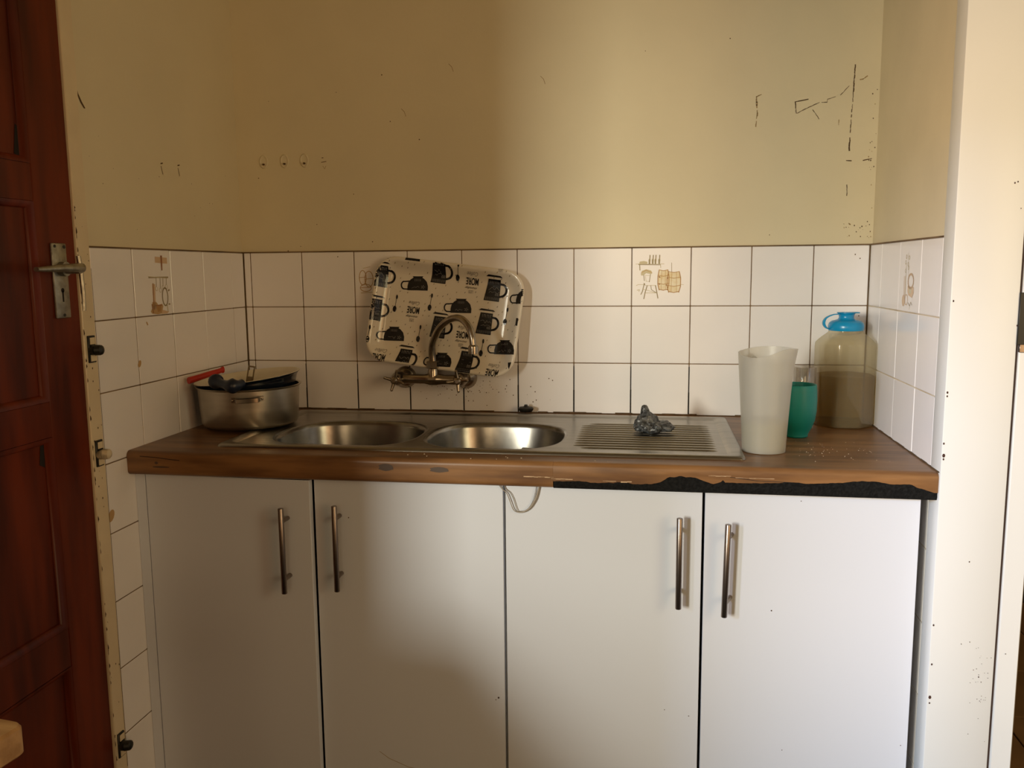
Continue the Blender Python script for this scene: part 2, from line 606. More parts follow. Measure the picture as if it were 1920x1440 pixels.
# dark worn sealing line where the worktop meets the tiles
rng = random.Random(3)
g = G()
x = 0.0
while x < XR - 0.02:
    w = rng.uniform(0.015, 0.05)
    g.box(x, -0.004 - rng.uniform(0, 0.003), CT, min(x + w, XR), 0.0, CT + rng.uniform(0.0015, 0.0042))
    x += w
y = -0.60
while y < -0.01:
    w = rng.uniform(0.015, 0.05)
    g.box(XR - 0.0022, y, CT, XR + 0.001, min(y + w, 0), CT + rng.uniform(0.0012, 0.0026))
    y += w
g.build('dirt_seam', DIRT, wall_back, kind='stuff')

# dirt in the joints running down above the sink
g = G()
for k in range(1, 9):
    g.box(k * TP - 0.0016, 0.0001, CT + 0.002, k * TP + 0.0016, 0.003, CT + 0.05 + 0.05 * rng.random())
    g.box(k * TP - 0.0012, 0.0006, CT + 0.05, k * TP + 0.0012, 0.003, CT + 0.130)
g.build('joint_dirt', BLACKHOLE, wall_back, kind='stuff')

# ------------------------------------------------------------------ tile pictures
MOT = [OCHRE, TAN, OLIVE, PALEOL, RUST, RUSTW, BARREL]


def motif(tile, wall):
    s = 1.0
    tl = tile

    def fn(u, v, lift=0):
        return (u, -0.0060 - 0.0005 - lift, v)
    return Decal(fn)


def finish_motif(d, tile):
    o = d.g.build('motif', MOT, None, smooth=0)
    o.parent = tile
    return o


def in_px(pts, x0, y0, k):
    return [((x - x0) * k, -(y - y0) * k) for x, y in pts]


# shelf, stool and barrels
d = motif(motif_tiles[('back', 8)], 'back')
K = TP / 990.0
C = lambda pts: in_px(pts, 812, 715, K)
d.stroke(C([(385, 495), (860, 498)]), .0012, 3)
d.stroke(C([(430, 505), (800, 512)]), .0018, 2)
d.stroke(C([(450, 515), (455, 600)]), .0020, 2)
d.stroke(C([(800, 515), (803, 560)]), .0016, 3)
d.poly(C([(440, 492), (450, 455), (520, 445), (580, 460), (575, 495)]), 3)
for bx in (615, 670, 715, 778):
    d.poly(C([(bx - 14, 500), (bx - 16, 430), (bx - 4, 400), (bx - 2, 345), (bx + 14, 345), (bx + 12, 400), (bx + 16, 430), (bx + 10, 500)]), 2)
    d.stroke(C([(bx + 8, 480), (bx + 8, 400)]), .001, 3, .0001)
d.poly(C([(470, 660), (490, 610), (560, 585), (640, 605), (665, 650), (640, 668), (560, 650), (510, 690), (478, 690)]), 3)
d.stroke(C([(480, 640), (560, 600), (650, 640)]), .0016, 1, .0001)
d.stroke(C([(520, 680), (530, 780)]), .0016, 2); d.stroke(C([(632, 670), (615, 800)]), .0016, 2)
d.stroke(C([(540, 690), (625, 690)]), .001, 3); d.stroke(C([(550, 700), (560, 790), (610, 790)]), .0009, 3)
d.stroke(C([(395, 860), (430, 842), (520, 845), (560, 860), (730, 858)]), .0012, 3)
d.poly(C([(520, 815), (545, 830), (540, 850), (520, 850)]), 2)
d.stroke(C([(525, 850), (500, 960), (475, 1010)]), .002, 2); d.stroke(C([(580, 860), (545, 980), (525, 1085)]), .0022, 2)
d.stroke(C([(640, 860), (650, 930), (730, 980)]), .0014, 2); d.stroke(C([(718, 860), (740, 960), (762, 1075)]), .0022, 2)
d.stroke(C([(505, 920), (580, 940), (735, 985)]), .0012, 3); d.stroke(C([(545, 985), (735, 985)]), .0014, 3)
d.stroke(C([(410, 940), (450, 930), (440, 960)]), .0016, 3)
for (cx, cy, w, h) in ((850, 770, 92, 168), (1025, 805, 112, 172)):
    d.poly(C([(cx - w * .8, cy - h), (cx + w * .8, cy - h), (cx + w, cy - h * .4), (cx + w, cy + h * .4), (cx + w * .75, cy + h), (cx - w * .75, cy + h), (cx - w, cy + h * .4), (cx - w, cy - h * .4)]), 6, .00005 if cx > 900 else 0)
    for q in (-1.0, -.45, .35, .95):
        d.stroke(C([(cx - w * (1 if abs(q) < .6 else .8), cy + h * q - 6), (cx, cy + h * q + 12), (cx + w * (1 if abs(q) < .6 else .8), cy + h * q - 6)]), .0018, 1 if q < .5 else 0, .0001)
    for q in (-1, 1):
        d.stroke(C([(cx + q * w * .8, cy - h), (cx + q * w, cy - h * .4), (cx + q * w, cy + h * .4), (cx + q * w * .75, cy + h)]), .0020, 0, .00012)
    d.stroke(C([(cx - w * .3, cy - h), (cx - w * .4, cy + h)]), .001, 1, .0001); d.stroke(C([(cx + w * .35, cy - h), (cx + w * .4, cy + h)]), .001, 1, .0001)
d.poly(C([(770, 700), (800, 715), (800, 730), (772, 722)]), 4, .0002); d.poly(C([(770, 820), (800, 840), (775, 850)]), 4, .0002)
d.poly(C([(905, 720), (935, 742), (910, 752)]), 4, .0002); d.poly(C([(890, 840), (920, 855), (895, 865)]), 4, .0002)
d.stroke(C([(985, 480), (988, 630)]), .0010, 2, .0002); d.stroke(C([(1140, 845), (1190, 850)]), .0010, 3)
finish_motif(d, motif_tiles[('back', 8)])

# mostly hidden behind the tray: another barrel picture, on the third full tile
d = motif(motif_tiles[('back', 3)], 'back')
for (cx, cy, w, h) in ((-.052, .004, .010, .020), (-.034, .0, .012, .022), (-.044, -.024, .016, .010)):
    d.stroke([(cx + w * math.cos(a * PI / 8), cy + h * math.sin(a * PI / 8)) for a in range(17)], .0018, 1)
    d.stroke([(cx - w, cy), (cx + w, cy + .002)], .0014, 1)
d.stroke([(-.05, .03), (-.03, .034)], .0014, 3); d.stroke([(-.058, -.038), (-.02, -.036)], .002, 3)
finish_motif(d, motif_tiles[('back', 3)])

# pots hanging from a rack, on the left wall (u runs towards the room's front there)
d = motif(motif_tiles[('left', 1)], 'left')
d.poly([(.012, .060), (.062, .058), (.062, .044), (.012, .046)], 5); d.poly([(.034, .063), (.042, .063), (.040, .028), (.036, .028)], 4, .0001)
d.stroke([(-.018, .012), (.062, .012)], .0030, 2); d.stroke([(-.02, .014), (.06, .010)], .0016, 3, .0001)
for u, l in ((.012, .022), (.028, .026), (.040, .020), (.054, .018)):
    d.stroke([(u, .012), (u - .001, .012 - l)], .0016, 2)
    d.stroke(arc(u - .001, .012 - l - .004, .005, 90, 400, 8), .0012, 3)
d.poly([(-.006, -.002), (.006, -.004), (.004, -.040), (.006, -.062), (-.010, -.062), (-.006, -.040)], 5); d.stroke([(-.002, -.002), (-.004, -.062)], .0024, 4, .0001)
d.stroke(arc(.045, -.034, .0115, 0, 360, 16, .021), .0032, 2)
d.stroke([(.06, -.020), (.064, -.018)], .004, 2); d.stroke([(.058, -.052), (.064, -.052)], .003, 2)
d.stroke([(.052, -.055), (.054, -.070)], .003, 3)
d.poly([(-.012, -.066), (.012, -.064), (.014, -.090), (.038, -.094), (.034, -.112), (.006, -.118), (-.016, -.110), (-.022, -.098), (-.012, -.092)], 1) if False else None
d.poly([(-.010, -.045), (.006, -.045), (.014, -.052), (.030, -.050), (.034, -.056), (.030, -.066), (.036, -.072), (.010, -.074), (-.014, -.071), (-.018, -.066), (-.010, -.058)], 1)
d.poly([(.006, -.054), (.026, -.054), (.022, -.068), (.010, -.068)], 0, .0001); d.stroke([(-.012, -.050), (-.008, -.070)], .003, 4, .0002); d.stroke([(.004, -.053), (.030, -.053)], .0018, 4, .0002)
d.poly([(.030, -.064), (.058, -.070), (.048, -.074), (.026, -.074)], 5, .0001)
finish_motif(d, motif_tiles[('left', 1)])

# jugs on the right wall
d = motif(motif_tiles[('right', 1)], 'right')
for (u, v) in ((-.030, .030), (-.026, .042), (-.012, .026), (-.028, .012), (-.006, .040), (-.008, .018)):
    d.stroke(arc(u, v, .004, 0, 360, 8), .0016, 3)
d.stroke([(-.026, .03), (-.022, -.04)], .0020, 3); d.stroke([(-.014, .05), (-.006, .0)], .0012, 3)
d.stroke([(-.036, .0), (-.034, -.050)], .0022, 5); d.stroke([(-.028, .0), (-.026, -.048)], .0026, 5)
d.stroke(arc(.012, -.010, .019, 0, 360, 20, .015), .0050, 5)
d.poly([(-.008, -.020), (.034, -.022), (.036, -.034), (.026, -.045), (.000, -.040), (-.008, -.032)], 5)
d.poly([(.000, -.026), (.022, -.027), (.018, -.036), (.004, -.036)], 3, .0001)
d.poly(arc(-.034, -.052, .011, 0, 360, 12, .013), 5); d.stroke(arc(-.014, -.050, .010, 0, 360, 14, .011), .0022, 5)
d.stroke([(.000, -.056), (.012, -.062), (.020, -.054), (.028, -.060)], .0018, 2); d.stroke([(.014, -.062), (.010, -.070)], .0012, 3)
finish_motif(d, motif_tiles[('right', 1)])

# ------------------------------------------------------------------ marks on the paint
d = Decal(lambda u, v, lift=0: (u, 0.0058 - lift, v))
rg = random.Random(11)


def rough_line(pts, w, mi, skip=0.0, step=0.006):
    for i in range(len(pts) - 1):
        a, b = Vector(pts[i]), Vector(pts[i + 1])
        n = max(1, int((b - a).length / step))
        for k in range(n):
            if rg.random() < skip:
                continue
            p, q = a.lerp(b, k / n), a.lerp(b, (k + 1) / n)
            d.stroke([(p.x + rg.uniform(-.0006, .0006), p.y), (q.x + rg.uniform(-.0006, .0006), q.y)], w * rg.uniform(.5, 1.2), mi)


rough_line([(1.612, 1.783), (1.610, 1.713)], .0030, 0, .05)
rough_line([(1.610, 1.713), (1.607, 1.627)], .0020, 0, .2)
rough_line([(1.607, 1.627), (1.606, 1.577)], .0030, 0, .12)
rough_line([(1.390, 1.721), (1.378, 1.716), (1.381, 1.676), (1.378, 1.643)], .0036, 1, .15)
rough_line([(1.504, 1.705), (1.473, 1.700), (1.474, 1.685), (1.476, 1.672)], .0022, 0, .15)
rough_line([(1.478, 1.672), (1.498, 1.682), (1.530, 1.696), (1.549, 1.696), (1.550, 1.703), (1.580, 1.712), (1.600, 1.733)], .0017, 0, .2)
rough_line([(1.515, 1.679), (1.526, 1.664), (1.531, 1.656)], .0016, 0, .2)
rough_line([(1.600, 1.553), (1.612, 1.552)], .0024, 0)
rough_line([(1.640, 1.552), (1.660, 1.556)], .0022, 0, .3)
rough_line([(1.625, 1.747), (1.632, 1.748), (1.642, 1.755)], .0026, 1)
rough_line([(1.579, 1.665), (1.578, 1.640)], .002, 1, .3)
rough_line([(1.604, 1.50), (1.605, 1.46)], .002, 0, .3)
for _ in range(46):                                         # mould dots in the right corner
    v = rg.choice([rg.uniform(1.36, 1.40), rg.uniform(1.53, 1.62), rg.uniform(1.35, 1.78)])
    u = 1.668 - abs(rg.gauss(0, .012)) if v > 1.41 else rg.uniform(1.60, 1.668)
    r_ = rg.uniform(.0005, .0016)
    d.poly([(u + r_ * math.cos(a), v + r_ * 1.3 * math.sin(a)) for a in (0, 1.2, 2.3, 3.4, 4.6, 5.5)], 0 if rg.random() < .6 else 1)
for (px, pz) in ((.074, 1.756), (.27, 1.772), (.40, 1.812), (.42, 1.690), (.034, 1.55), (.31, 1.50), (.36, 1.37), (.20, 1.42), (.112, 1.348), (1.10, 1.84), (1.31, 1.86), (1.42, 1.372), (.50, 1.64), (.15, 1.36)):
    r_ = rg.uniform(.0010, .0020)
    d.poly([(px + r_ * math.cos(a), pz + r_ * math.sin(a)) for a in (0, 1.2, 2.4, 3.6, 4.9)], 0)
for (px, pz) in ((.452, 1.722), (.585, 1.832), (.83, 1.79)):
    d.stroke([(px, pz), (px + .008, pz - .008), (px + .012, pz - .02)], .0014, 1)
# scar of the fourth hook
d.stroke([(.222, 1.600), (.226, 1.600)], .002, 0); d.stroke([(.220, 1.588), (.234, 1.590)], .0018, 0); d.stroke([(.224, 1.578), (.229, 1.570), (.233, 1.578)], .0012, 1)
d.g.build('paint_marks', [DIRT, FAINT], wall_back, smooth=0, kind='stuff')

d = Decal(lambda u, v, lift=0: (XL - 0.0056 + lift, u, v))
d.poly([(-.670, 1.664), (-.664, 1.650), (-.655, 1.636), (-.645, 1.625), (-.650, 1.624), (-.660, 1.634), (-.668, 1.648)], 0)
d.stroke([(-.672, 1.70), (-.670, 1.664)], .002, 1)
for a, b in ((-.381, 1.546), (-.307, 1.550)):
    d.stroke([(a, b), (a + .008, b + .002)], .0028, 0); d.stroke([(a + .001, b - .006), (a + .006, b - .024)], .0018, 0); d.stroke([(a + .004, b - .010), (a + .009, b - .026)], .0014, 2)
for _ in range(16):
    u, v, r_ = rg.uniform(-.66, -.05), rg.uniform(1.36, 1.62), rg.uniform(.0007, .0014)
    d.poly([(u + r_ * math.cos(a), v + r_ * math.sin(a)) for a in (0, 1.2, 2.4, 3.6, 4.9)], 0)
d.g.build('paint_marks', [DIRT, FAINT, STEEL_PAINT], wall_left, smooth=0, kind='stuff')

d = Decal(lambda u, v, lift=0: (XL + 0.0007 + lift, u, v))
for (u, v, a, b) in ((-.528, 1.086, .006, .008), (-.668, .772, .011, .013)):
    d.poly([(u + a * math.cos(t * PI / 6) + .3 * b * math.sin(t * PI / 6), v + b * math.sin(t * PI / 6)) for t in range(12)], 0)
d.stroke([(-.49, 1.178), (-.486, 1.172)], .003, 0)
d.g.build('tile_stains', [TAN], wall_left, smooth=0, kind='stuff')

d = Decal(lambda u, v, lift=0: (u, -0.0008 - lift, v))
for _ in range(90):                                         # splashes round the tap
    u, v = rg.gauss(.62, .07), rg.gauss(.965, .018)
    r_ = rg.uniform(.0005, .0017)
    d.poly([(u + r_ * math.cos(a), v + r_ * math.sin(a)) for a in (0, 1.2, 2.4, 3.6, 4.9)], 0)
for (u, v) in ((.80, .972), (.812, .958), (.806, .93), (.815, .935), (1.63, 1.32), (1.645, 1.165), (.26, 1.33), (1.642, 1.31), (.85, .995), (.86, .99)):
    d.poly([(u + .0016 * math.cos(a), v + .0018 * math.sin(a)) for a in (0, 1.2, 2.4, 3.6, 4.9)], 0)
d.g.build('tile_stains', [DIRT], wall_back, smooth=0, kind='stuff')

# ------------------------------------------------------------------ left door frame and door
FX = XL + 0.002
g = G()
g.box(XL - 0.16, -0.715, 0, FX, -0.6755, 2.12, 0.002)
g.box(XL - 0.16, -1.62, 2.08, FX, -0.6755, 2.14, 0.002)
g.box(XL - 0.16, -1.62, 0, FX, -1.575, 2.12, 0.002)
frame = g.build('trim_1', STEEL_PAINT, kind='structure')
d = Decal(lambda u, v, lift=0: (FX + 0.0006 + lift, u, v))
for _ in range(60):
    v = rg.uniform(0.2, 1.45)
    a, b = rg.uniform(.0012, .0035), rg.uniform(.002, .008)
    d.poly([(-.7145, v - b), (-.7145 + a, v - b * .4), (-.7145 + a * .7, v + b * .3), (-.7145, v + b)], 0)
for _ in range(26):
    u, v, r_ = rg.uniform(-.712, -.68), rg.uniform(0.3, 1.4), rg.uniform(.0006, .0018)
    d.poly([(u, v - r_ * 2), (u + r_, v), (u, v + r_ * 1.5), (u - r_, v)], 0)
rough = [(-.677, 1.30), (-.676, 1.2), (-.677, 1.05), (-.6765, .95), (-.677, .8), (-.677, .6), (-.678, .4), (-.678, .2)]
d.stroke(rough, .0013, 1)
d.g.build('paint_chips', [DIRTY, DIRT], frame, smooth=0, kind='stuff')


def strike(z, spread, knobcol):
    o = G().box(FX - 0.001, -.7065, z - .028, FX + .0035, -.6840, z + .028, .0012).build('strike_plate', [RUBBER, STEEL_PAINT], frame)
    gg = G()
    gg.box(FX + .0034, -.7020, z + .010, FX + .0044, -.6870, z + .024)
    gg.box(FX + .0034, -.7025, z - .025, FX + .0044, -.6865, z - .012)
    gg.build('paint_patch', STEEL_PAINT, o)
    k = G()
    k.cyl((FX + .002, -.697, z - .002), (FX + .012, -.697, z - .002), .0105, 16)
    k.cyl((FX + .010, -.697, z - .002), (FX + .020, -.693, z - .002), .0112, 16, .0108)
    k.ball((FX + .020, -.693, z - .002), .0108, 14, (.5, 1, 1))
    k.build('buffer_knob', knobcol, o)


strike(1.135, 0, RUBBER)
KNOBW = mat('half_painted_knob', (0.62, 0.52, 0.36), 0.5, col2=(0.02, 0.014, 0.01), scale=45, detail=1)
strike(0.916, 0, KNOBW)
strike(0.262, 0, RUBBER)

DX = XL - 0.003                                             # face of the stiles
dr = bpy.data.objects.new('door_1', None); COL.objects.link(dr); dr['kind'] = 'structure'
G().box(DX - .035, -.822, .01, DX, -.7155, 2.075, .0015).build('stile', DOORWOOD, dr)
G().box(DX - .035, -1.574, .01, DX, -1.465, 2.075, .0015).build('stile', DOORWOOD, dr)
rails = [(.01, .16), (.505, .586), (.975, 1.045), (1.425, 1.495), (1.98, 2.075)]
for a, b in rails:
    G().box(DX - .0345, -1.465, a, DX - .0006, -.822, b, .001).build('rail', DOORWOOD, dr)
for (z0, z1) in ((.16, .505), (.586, .975), (1.045, 1.425), (1.495, 1.98)):
    G().box(DX - .024, -1.460, z0 + .002, DX - .012, -.827, z1 - .002).build('panel', DOORWOOD, dr)
    m = G()                                                 # ovolo moulding round each panel
    prof = [(0, 0), (.004, .001), (.010, .005), (.013, .011)]
    rings = []
    for (iv, dp) in prof:
        rings.append([(DX - dp, -.822 - iv, z0 + iv), (DX - dp, -.822 - iv, z1 - iv), (DX - dp, -1.465 + iv, z1 - iv), (DX - dp, -1.465 + iv, z0 + iv)])
    m.loft(rings, True, False, False)
    m.build('moulding', DOORWOOD, dr, smooth=60)
# lever handle on its long plate
pl = G().box(DX, -.7895, 1.203, DX + .006, -.7480, 1.349, .0025, 2).build('handle_plate', WORNALU, dr)
kh = G()
kh.prism([(-.7685 + .0045 * math.cos(a * PI / 8), 1.2575 + .0045 * math.sin(a * PI / 8)) for a in range(16)], 0, DX + .0055, DX + .0064)
kh.box(DX + .0055, -.7705, 1.235, DX + .0064, -.7665, 1.257)
kh.build('keyhole', BLACKHOLE, pl)
for (sy, sz) in ((-.782, 1.343), (-.755, 1.342), (-.768, 1.209)):
    G().cyl((DX + .0055, sy, sz), (DX + .0068, sy, sz), .0032, 10).build('screw', RUBBER, pl)
lv = G()
lv.cyl((DX + .005, -.768, 1.299), (DX + .018, -.768, 1.299), .014, 20)
lv.cyl((DX + .016, -.768, 1.299), (DX + .046, -.766, 1.300), .0095, 16, .0105)
lp = catmull([(DX + .044, -.756, 1.301), (DX + .052, -.790, 1.3005), (DX + .052, -.835, 1.3), (DX + .049, -.868, 1.2985), (DX + .046, -.888, 1.298)], 5)
n = len(lp)
rings = []
for i, p in enumerate(lp):
    t = i / (n - 1)
    hz, hx = .0090 * (1 - t) + .0042 * t, .0075 * (1 - t) + .0055 * t
    rings.append([(p.x + hx * math.cos(a * PI / 6), p.y, p.z + hz * math.sin(a * PI / 6)) for a in range(12)])
lv.loft(rings)
lv.build('lever_handle', WORNALU, dr)
lk = G()
lk.loft([[(DX + .006 + dx, y_, z_), (DX + .009 + dx, y_ + .003, z_), (DX + .009 + dx, y_ + .0055, z_), (DX + .002 + dx, y_ + .0055, z_), (DX + .002 + dx, y_, z_)] for (dx, y_, z_) in ((0, -.7165, 1.325), (.002, -.7150, 1.30), (.002, -.7130, 1.25), (0, -.7120, 1.215))])
lk.build('lock_strip', WORNALU, dr)
# dark smears at the panel corners
d = Decal(lambda u, v, lift=0: (DX - .0112 + lift, u, v))
for (u, v) in ((-.836, 1.53), (-.838, .945)):
    d.poly([(u - .012, v - .02), (u + .002, v - .028), (u + .003, v + .03), (u - .004, v + .034)], 0)
d.g.build('door_smears', [BLACKHOLE], dr, smooth=0, kind='stuff')

# ------------------------------------------------------------------ right jamb (steel door frame at the wall's end)
g = G()
YF = -0.605
g.box(XR - 0.001, YF, 0, XR + 0.117, -0.5465, 2.12, 0.003, 2)
g.box(XR + 0.122, YF + .001, 0, XR + 0.160, -0.5465, 2.12, 0.002)
g.box(XR + 0.10, YF + .012, 0, XR + 0.13, -0.5465, 2.12)
jamb = g.build('trim_2', JAMB_PAINT, kind='structure')
G().box(XR + 0.1165, YF + .0065, 0, XR + 0.1225, YF + .0115, 2.12).build('seal_groove', GROOVE, jamb)
st = G().box(XR + 0.116, YF - .003, 1.145, XR + 0.162, YF + .004, 1.240, .001).build('strike_plate', RUBBER, jamb)
G().box(XR + 0.120, YF - .0045, 1.131, XR + 0.162, YF + .002, 1.146, .001).build('strike_lip', NICKEL, jamb)
d = Decal(lambda u, v, lift=0: (u, YF - .0006 - lift, v))
for (u, v, r_) in ((.004, 1.225, .0018), (.003, 1.055, .0022), (.003, 1.048, .0018), (.002, .958, .002), (.003, .935, .0034), (.003, .928, .002), (.003, .60, .002), (.004, .52, .002), (.004, .452, .0034), (.004, .44, .0018),
                   (.06, .73, .0014), (.07, .57, .001), (.055, .565, .001), (.09, .50, .0014), (.095, .49, .001), (.115, 1.18, .0016), (.095, 1.435, .0016), (.10, 1.437, .0014), (.108, 1.39, .001), (.135, .55, .001)):
    d.poly([(XR + u + r_ * .8 * math.cos(a), v + r_ * 1.2 * math.sin(a)) for a in (0, 1.0, 2.1, 3.2, 4.3, 5.4)], 0)
for _ in range(30):
    u, v, r_ = rg.uniform(.075, .115), rg.gauss(.48, .06), rg.uniform(.0004, .0009)
    d.poly([(XR + u + r_ * math.cos(a), v + r_ * math.sin(a)) for a in (0, 1.3, 2.6, 3.9, 5.1)], 0)
d.g.build('paint_chips', [DIRTY], jamb, smooth=0, kind='stuff')

# ------------------------------------------------------------------ base cabinets
YD = -0.575                                                 # door faces
ZB, ZD = 0.10, 0.844


def bar_handle(parent, x, z0, z1, y, lean=0.0, sl=0.0):
    gg = G()
    yb = y - .032
    a, b = Vector((x + lean - sl, yb, z0)), Vector((x + lean + sl, yb, z1))
    dv = (b - a).normalized()
    gg.tube([a, a + dv * .0008, b - dv * .0008, b], [.0056, .0061, .0061, .0056], 18)
    for zz in (z0 + .030, z1 - .030):
        gg.cyl((x, y - .0002, zz), (x + lean, yb, zz), .0048, 14)
    return gg.build('handle', NICKEL, parent)


def cabinet(x0, x1, label, doors):
    t = thing('base_cabinet', label, 'cabinet', ((x0 + x1) / 2, -.30, 0), 'base cabinets under the worktop')
    gg = G()
    yb, yf = -.03, YD + .018
    gg.box(x0, yf, .0, x0 + .016, yb, ZD).box(x1 - .016, yf, .0, x1, yb, ZD)
    gg.box(x0 + .016, yf, ZB, x1 - .016, yb, ZB + .016).box(x0 + .016, yb - .006, ZB + .016, x1 - .016, yb, ZD)
    gg.box(x0 + .016, yf + .055, .0, x1 - .016, yf + .071, ZB)
    gg.build('carcass', CARCASS, t)
    for (a, b, hx, side, h0, h1, lean, sl, ajar) in doors:
        dd = G().box(0, 0, ZB + .004, b - a, .016, ZD - .001, .0008).build('door', CABINET, t)
        hnd = bar_handle(None, hx - a, h0, h1, 0.0, lean, sl)
        hnd.parent = dd
        if side == 'L':                                     # hinged on its left edge
            dd.location = (a, YD, 0)
            dd.rotation_euler = (0, 0, -ajar)
        else:
            dd.location = (a, YD, 0)
        dd.matrix_parent_inverse = Matrix.Translation(-Vector(t.location))
    return t


# the filler strip by the left wall belongs to the left cabinet
cabL = cabinet(-0.0145, 0.8215, 'left white double-door cabinet under the sink bowls, its left door slightly ajar', [
    (0.0055, 0.3985, .346, 'L', .598, .788, 0, 0, .036), (0.4035, 0.8200, .460, 'R', .604, .794, 0, 0, 0)])
G().box(-0.0205, YD + .001, ZB, 0.0035, YD + .0175, ZD, .0006).build('filler_strip', CABINET, cabL)
cabR = cabinet(0.8235, 1.6460, 'right white double-door cabinet under the charred worktop edge', [
    (0.8255, 1.2290, 1.1835, 'L', .606, .795, 0, 0, 0), (1.2345, 1.6430, 1.2880, 'R', .594, .786, -.012, .002, 0)])
# small hole, scratches and specks on the doors
d = Decal(lambda u, v, lift=0: (u, YD - .0007 - lift, v))
for (u, v, r_) in ((.480, .760, .0014), (.806, .37, .0022), (.80, .365, .0012), (1.16, .37, .001), (1.21, .36, .001), (1.37, .60, .0014), (1.42, .83, .001), (1.40, .30, .001), (1.63, .33, .001), (.26, .61, .0016)):
    d.poly([(u + r_ * math.cos(a), v + r_ * 1.2 * math.sin(a)) for a in (0, 1.2, 2.4, 3.6, 4.9)], 0)
d.stroke([(.533, .222), (.555, .207), (.60, .190), (.64, .185), (.69, .184), (.735, .180)], .0010, 1)
dm = d.g.build('door_marks', [DIRTY, FAINT, PALEOL], cabL, smooth=0, kind='stuff')

# ------------------------------------------------------------------ worktop with a burnt, chipped front edge
YN = -0.600                                                 # nose of the worktop
CB = 0.846                                                  # underside
SX0, SX1, SY0, SY1 = 0.232, 0.938, -0.512, -0.182           # cut-out for the bowls
chip = [(.900, .861), (.929, .861), (.979, .863), (1.019, .860), (1.048, .862), (1.078, .863), (1.085, .860), (1.126, .861), (1.145, .866), (1.160, .876), (1.184, .879), (1.212, .877), (1.226, .872), (1.246, .865), (1.262, .869), (1.265, .875), (1.270, .869), (1.316, .869), (1.353, .870), (1.408, .874), (1.417, .871), (1.490, .875), (1.512, .879), (1.552, .880), (1.579, .875), (1.614, .876), (1.632, .869), (1.658, .861)]


def chip_z(x):
    if x < chip[0][0]:
        return None
    for (a, za), (b, zb) in zip(chip, chip[1:]):
        if x <= b:
            return za + (zb - za) * (x - a) / max(1e-6, b - a) + .0016 * noise.noise(Vector((x * 90, 3, 1)))
    return chip[-1][1]


wt = thing('worktop', 'long brown wood-grain worktop with a burnt, chipped front edge under the sink', 'worktop', (.82, -.30, CB))
g = G()
xa, xb = XL + .0008, XR - .0008
yb0 = -0.0045
yn = -0.578                                                 # where the nose begins
g.box(xa, yn, CB, SX0, yb0, CT).box(SX1, yn, CB, xb, yb0, CT)
g.box(SX0, yn, CB, SX1, SY0, CT).box(SX0, SY1, CB, SX1, yb0, CT)
# postformed nose: profile from the top round to the underside
prof = [(yn, CT)]
prof += [(YN + .012 + .012 * math.cos(math.radians(a)), CT - .012 + .012 * math.sin(math.radians(a))) for a in range(90, 181, 15)]
prof += [(YN + .0004, .880), (YN + .0004, .874), (YN + .0006, .868)]
prof += [(YN + .010 + .0095 * math.cos(math.radians(a)), CB + .010 + .010 * math.sin(math.radians(a))) for a in range(180, 271, 18)]
prof += [(yn, CB)]
nx = [xa, .0, .2, .4, .6, .75, .85, .925, .9285]
g.loft([[(x_, p[0], p[1]) for p in prof] for x_ in nx], True, True, True)
# right half: only the laminate skin is left above the break
xsn = []
x_ = .9287
while x_ < xb:
    xsn.append(x_); x_ += .0045
xsn.append(xb)
top = [p for p in prof if p[1] > .8895]
vs, fs = [], []
m_ = len(top) + 3
for x_ in xsn:
    zc = max(chip_z(x_), CB + .002)
    col = [(x_, p[0], p[1]) for p in top]
    col += [(x_, YN + .0004, zc + (top[-1][1] - zc) * .5), (x_, YN + .0004, zc), (x_, YN + .0045, zc + .0008)]
    vs += col
for i in range(len(xsn) - 1):
    for j in range(m_ - 1):
        fs.append((i * m_ + j, (i + 1) * m_ + j, (i + 1) * m_ + j + 1, i * m_ + j + 1))
g.add(vs, fs)
g.build('laminate_top', WOOD, wt, smooth=35)
c = G()
rc = random.Random(5)
cv, cf = [], []
nzc = 9
cols = [.9290 + (xb - .9290) * i / 160 for i in range(161)]
for x_ in cols:
    for k in range(nzc):
        z_ = CB + (.8885 - CB) * k / (nzc - 1)
        bulge = .0035 + .0016 * noise.noise(Vector((x_ * 120, z_ * 160, 2))) + (.0012 if k == 0 else 0)
        cv.append((x_, YN + bulge, z_))
for i in range(len(cols) - 1):
    for k in range(nzc - 1):
        cf.append((i * nzc + k, (i + 1) * nzc + k, (i + 1) * nzc + k + 1, i * nzc + k + 1))
c.add(cv, cf)
c.box(.9290, YN + .006, CB - .0005, xb, yn + .001, .8890)
c.build('burnt_core', CORE, wt, label='black burnt chipboard showing where the laminate broke off')
# torn light edges of laminate
t_ = G()
for (a, b, z_, h_) in ((.868, .925, .8695, .0030), (.925, .960, .8665, .0028), (1.03, 1.056, .8650, .0022), (1.066, 1.082, .8650, .0050), (1.238, 1.28, .882, .0022), (1.29, 1.36, .8795, .0016)):
    q = a
    while q < b:
        w = rc.uniform(.004, .010)
        t_.box(q, YN - .0004, z_ - h_ * rc.uniform(.1, .5), q + w, YN + .001, z_ + h_ * rc.uniform(.0, .25))
        q += w
t_.build('torn_laminate', TORN, wt, kind='stuff')
cr = Decal(lambda u, v, lift=0: (u, YN - .0002 - lift, v))
cr.stroke([(.012, .889), (.05, .887), (.085, .8835), (.105, .882)], .0016, 0)
cr.stroke([(1.28, .880), (1.33, .8745), (1.40, .873)], .0010, 0)
for (u, v, a, b) in ((.575, .880, .016, .008), (.69, .878, .020, .006), (.05, .875, .004, .003), (.06, .866, .02, .002)):
    cr.poly([(u + a * math.cos(t * PI / 6) * (1 + .2 * math.sin(3 * t)), v + b * math.sin(t * PI / 6)) for t in range(12)], 1)
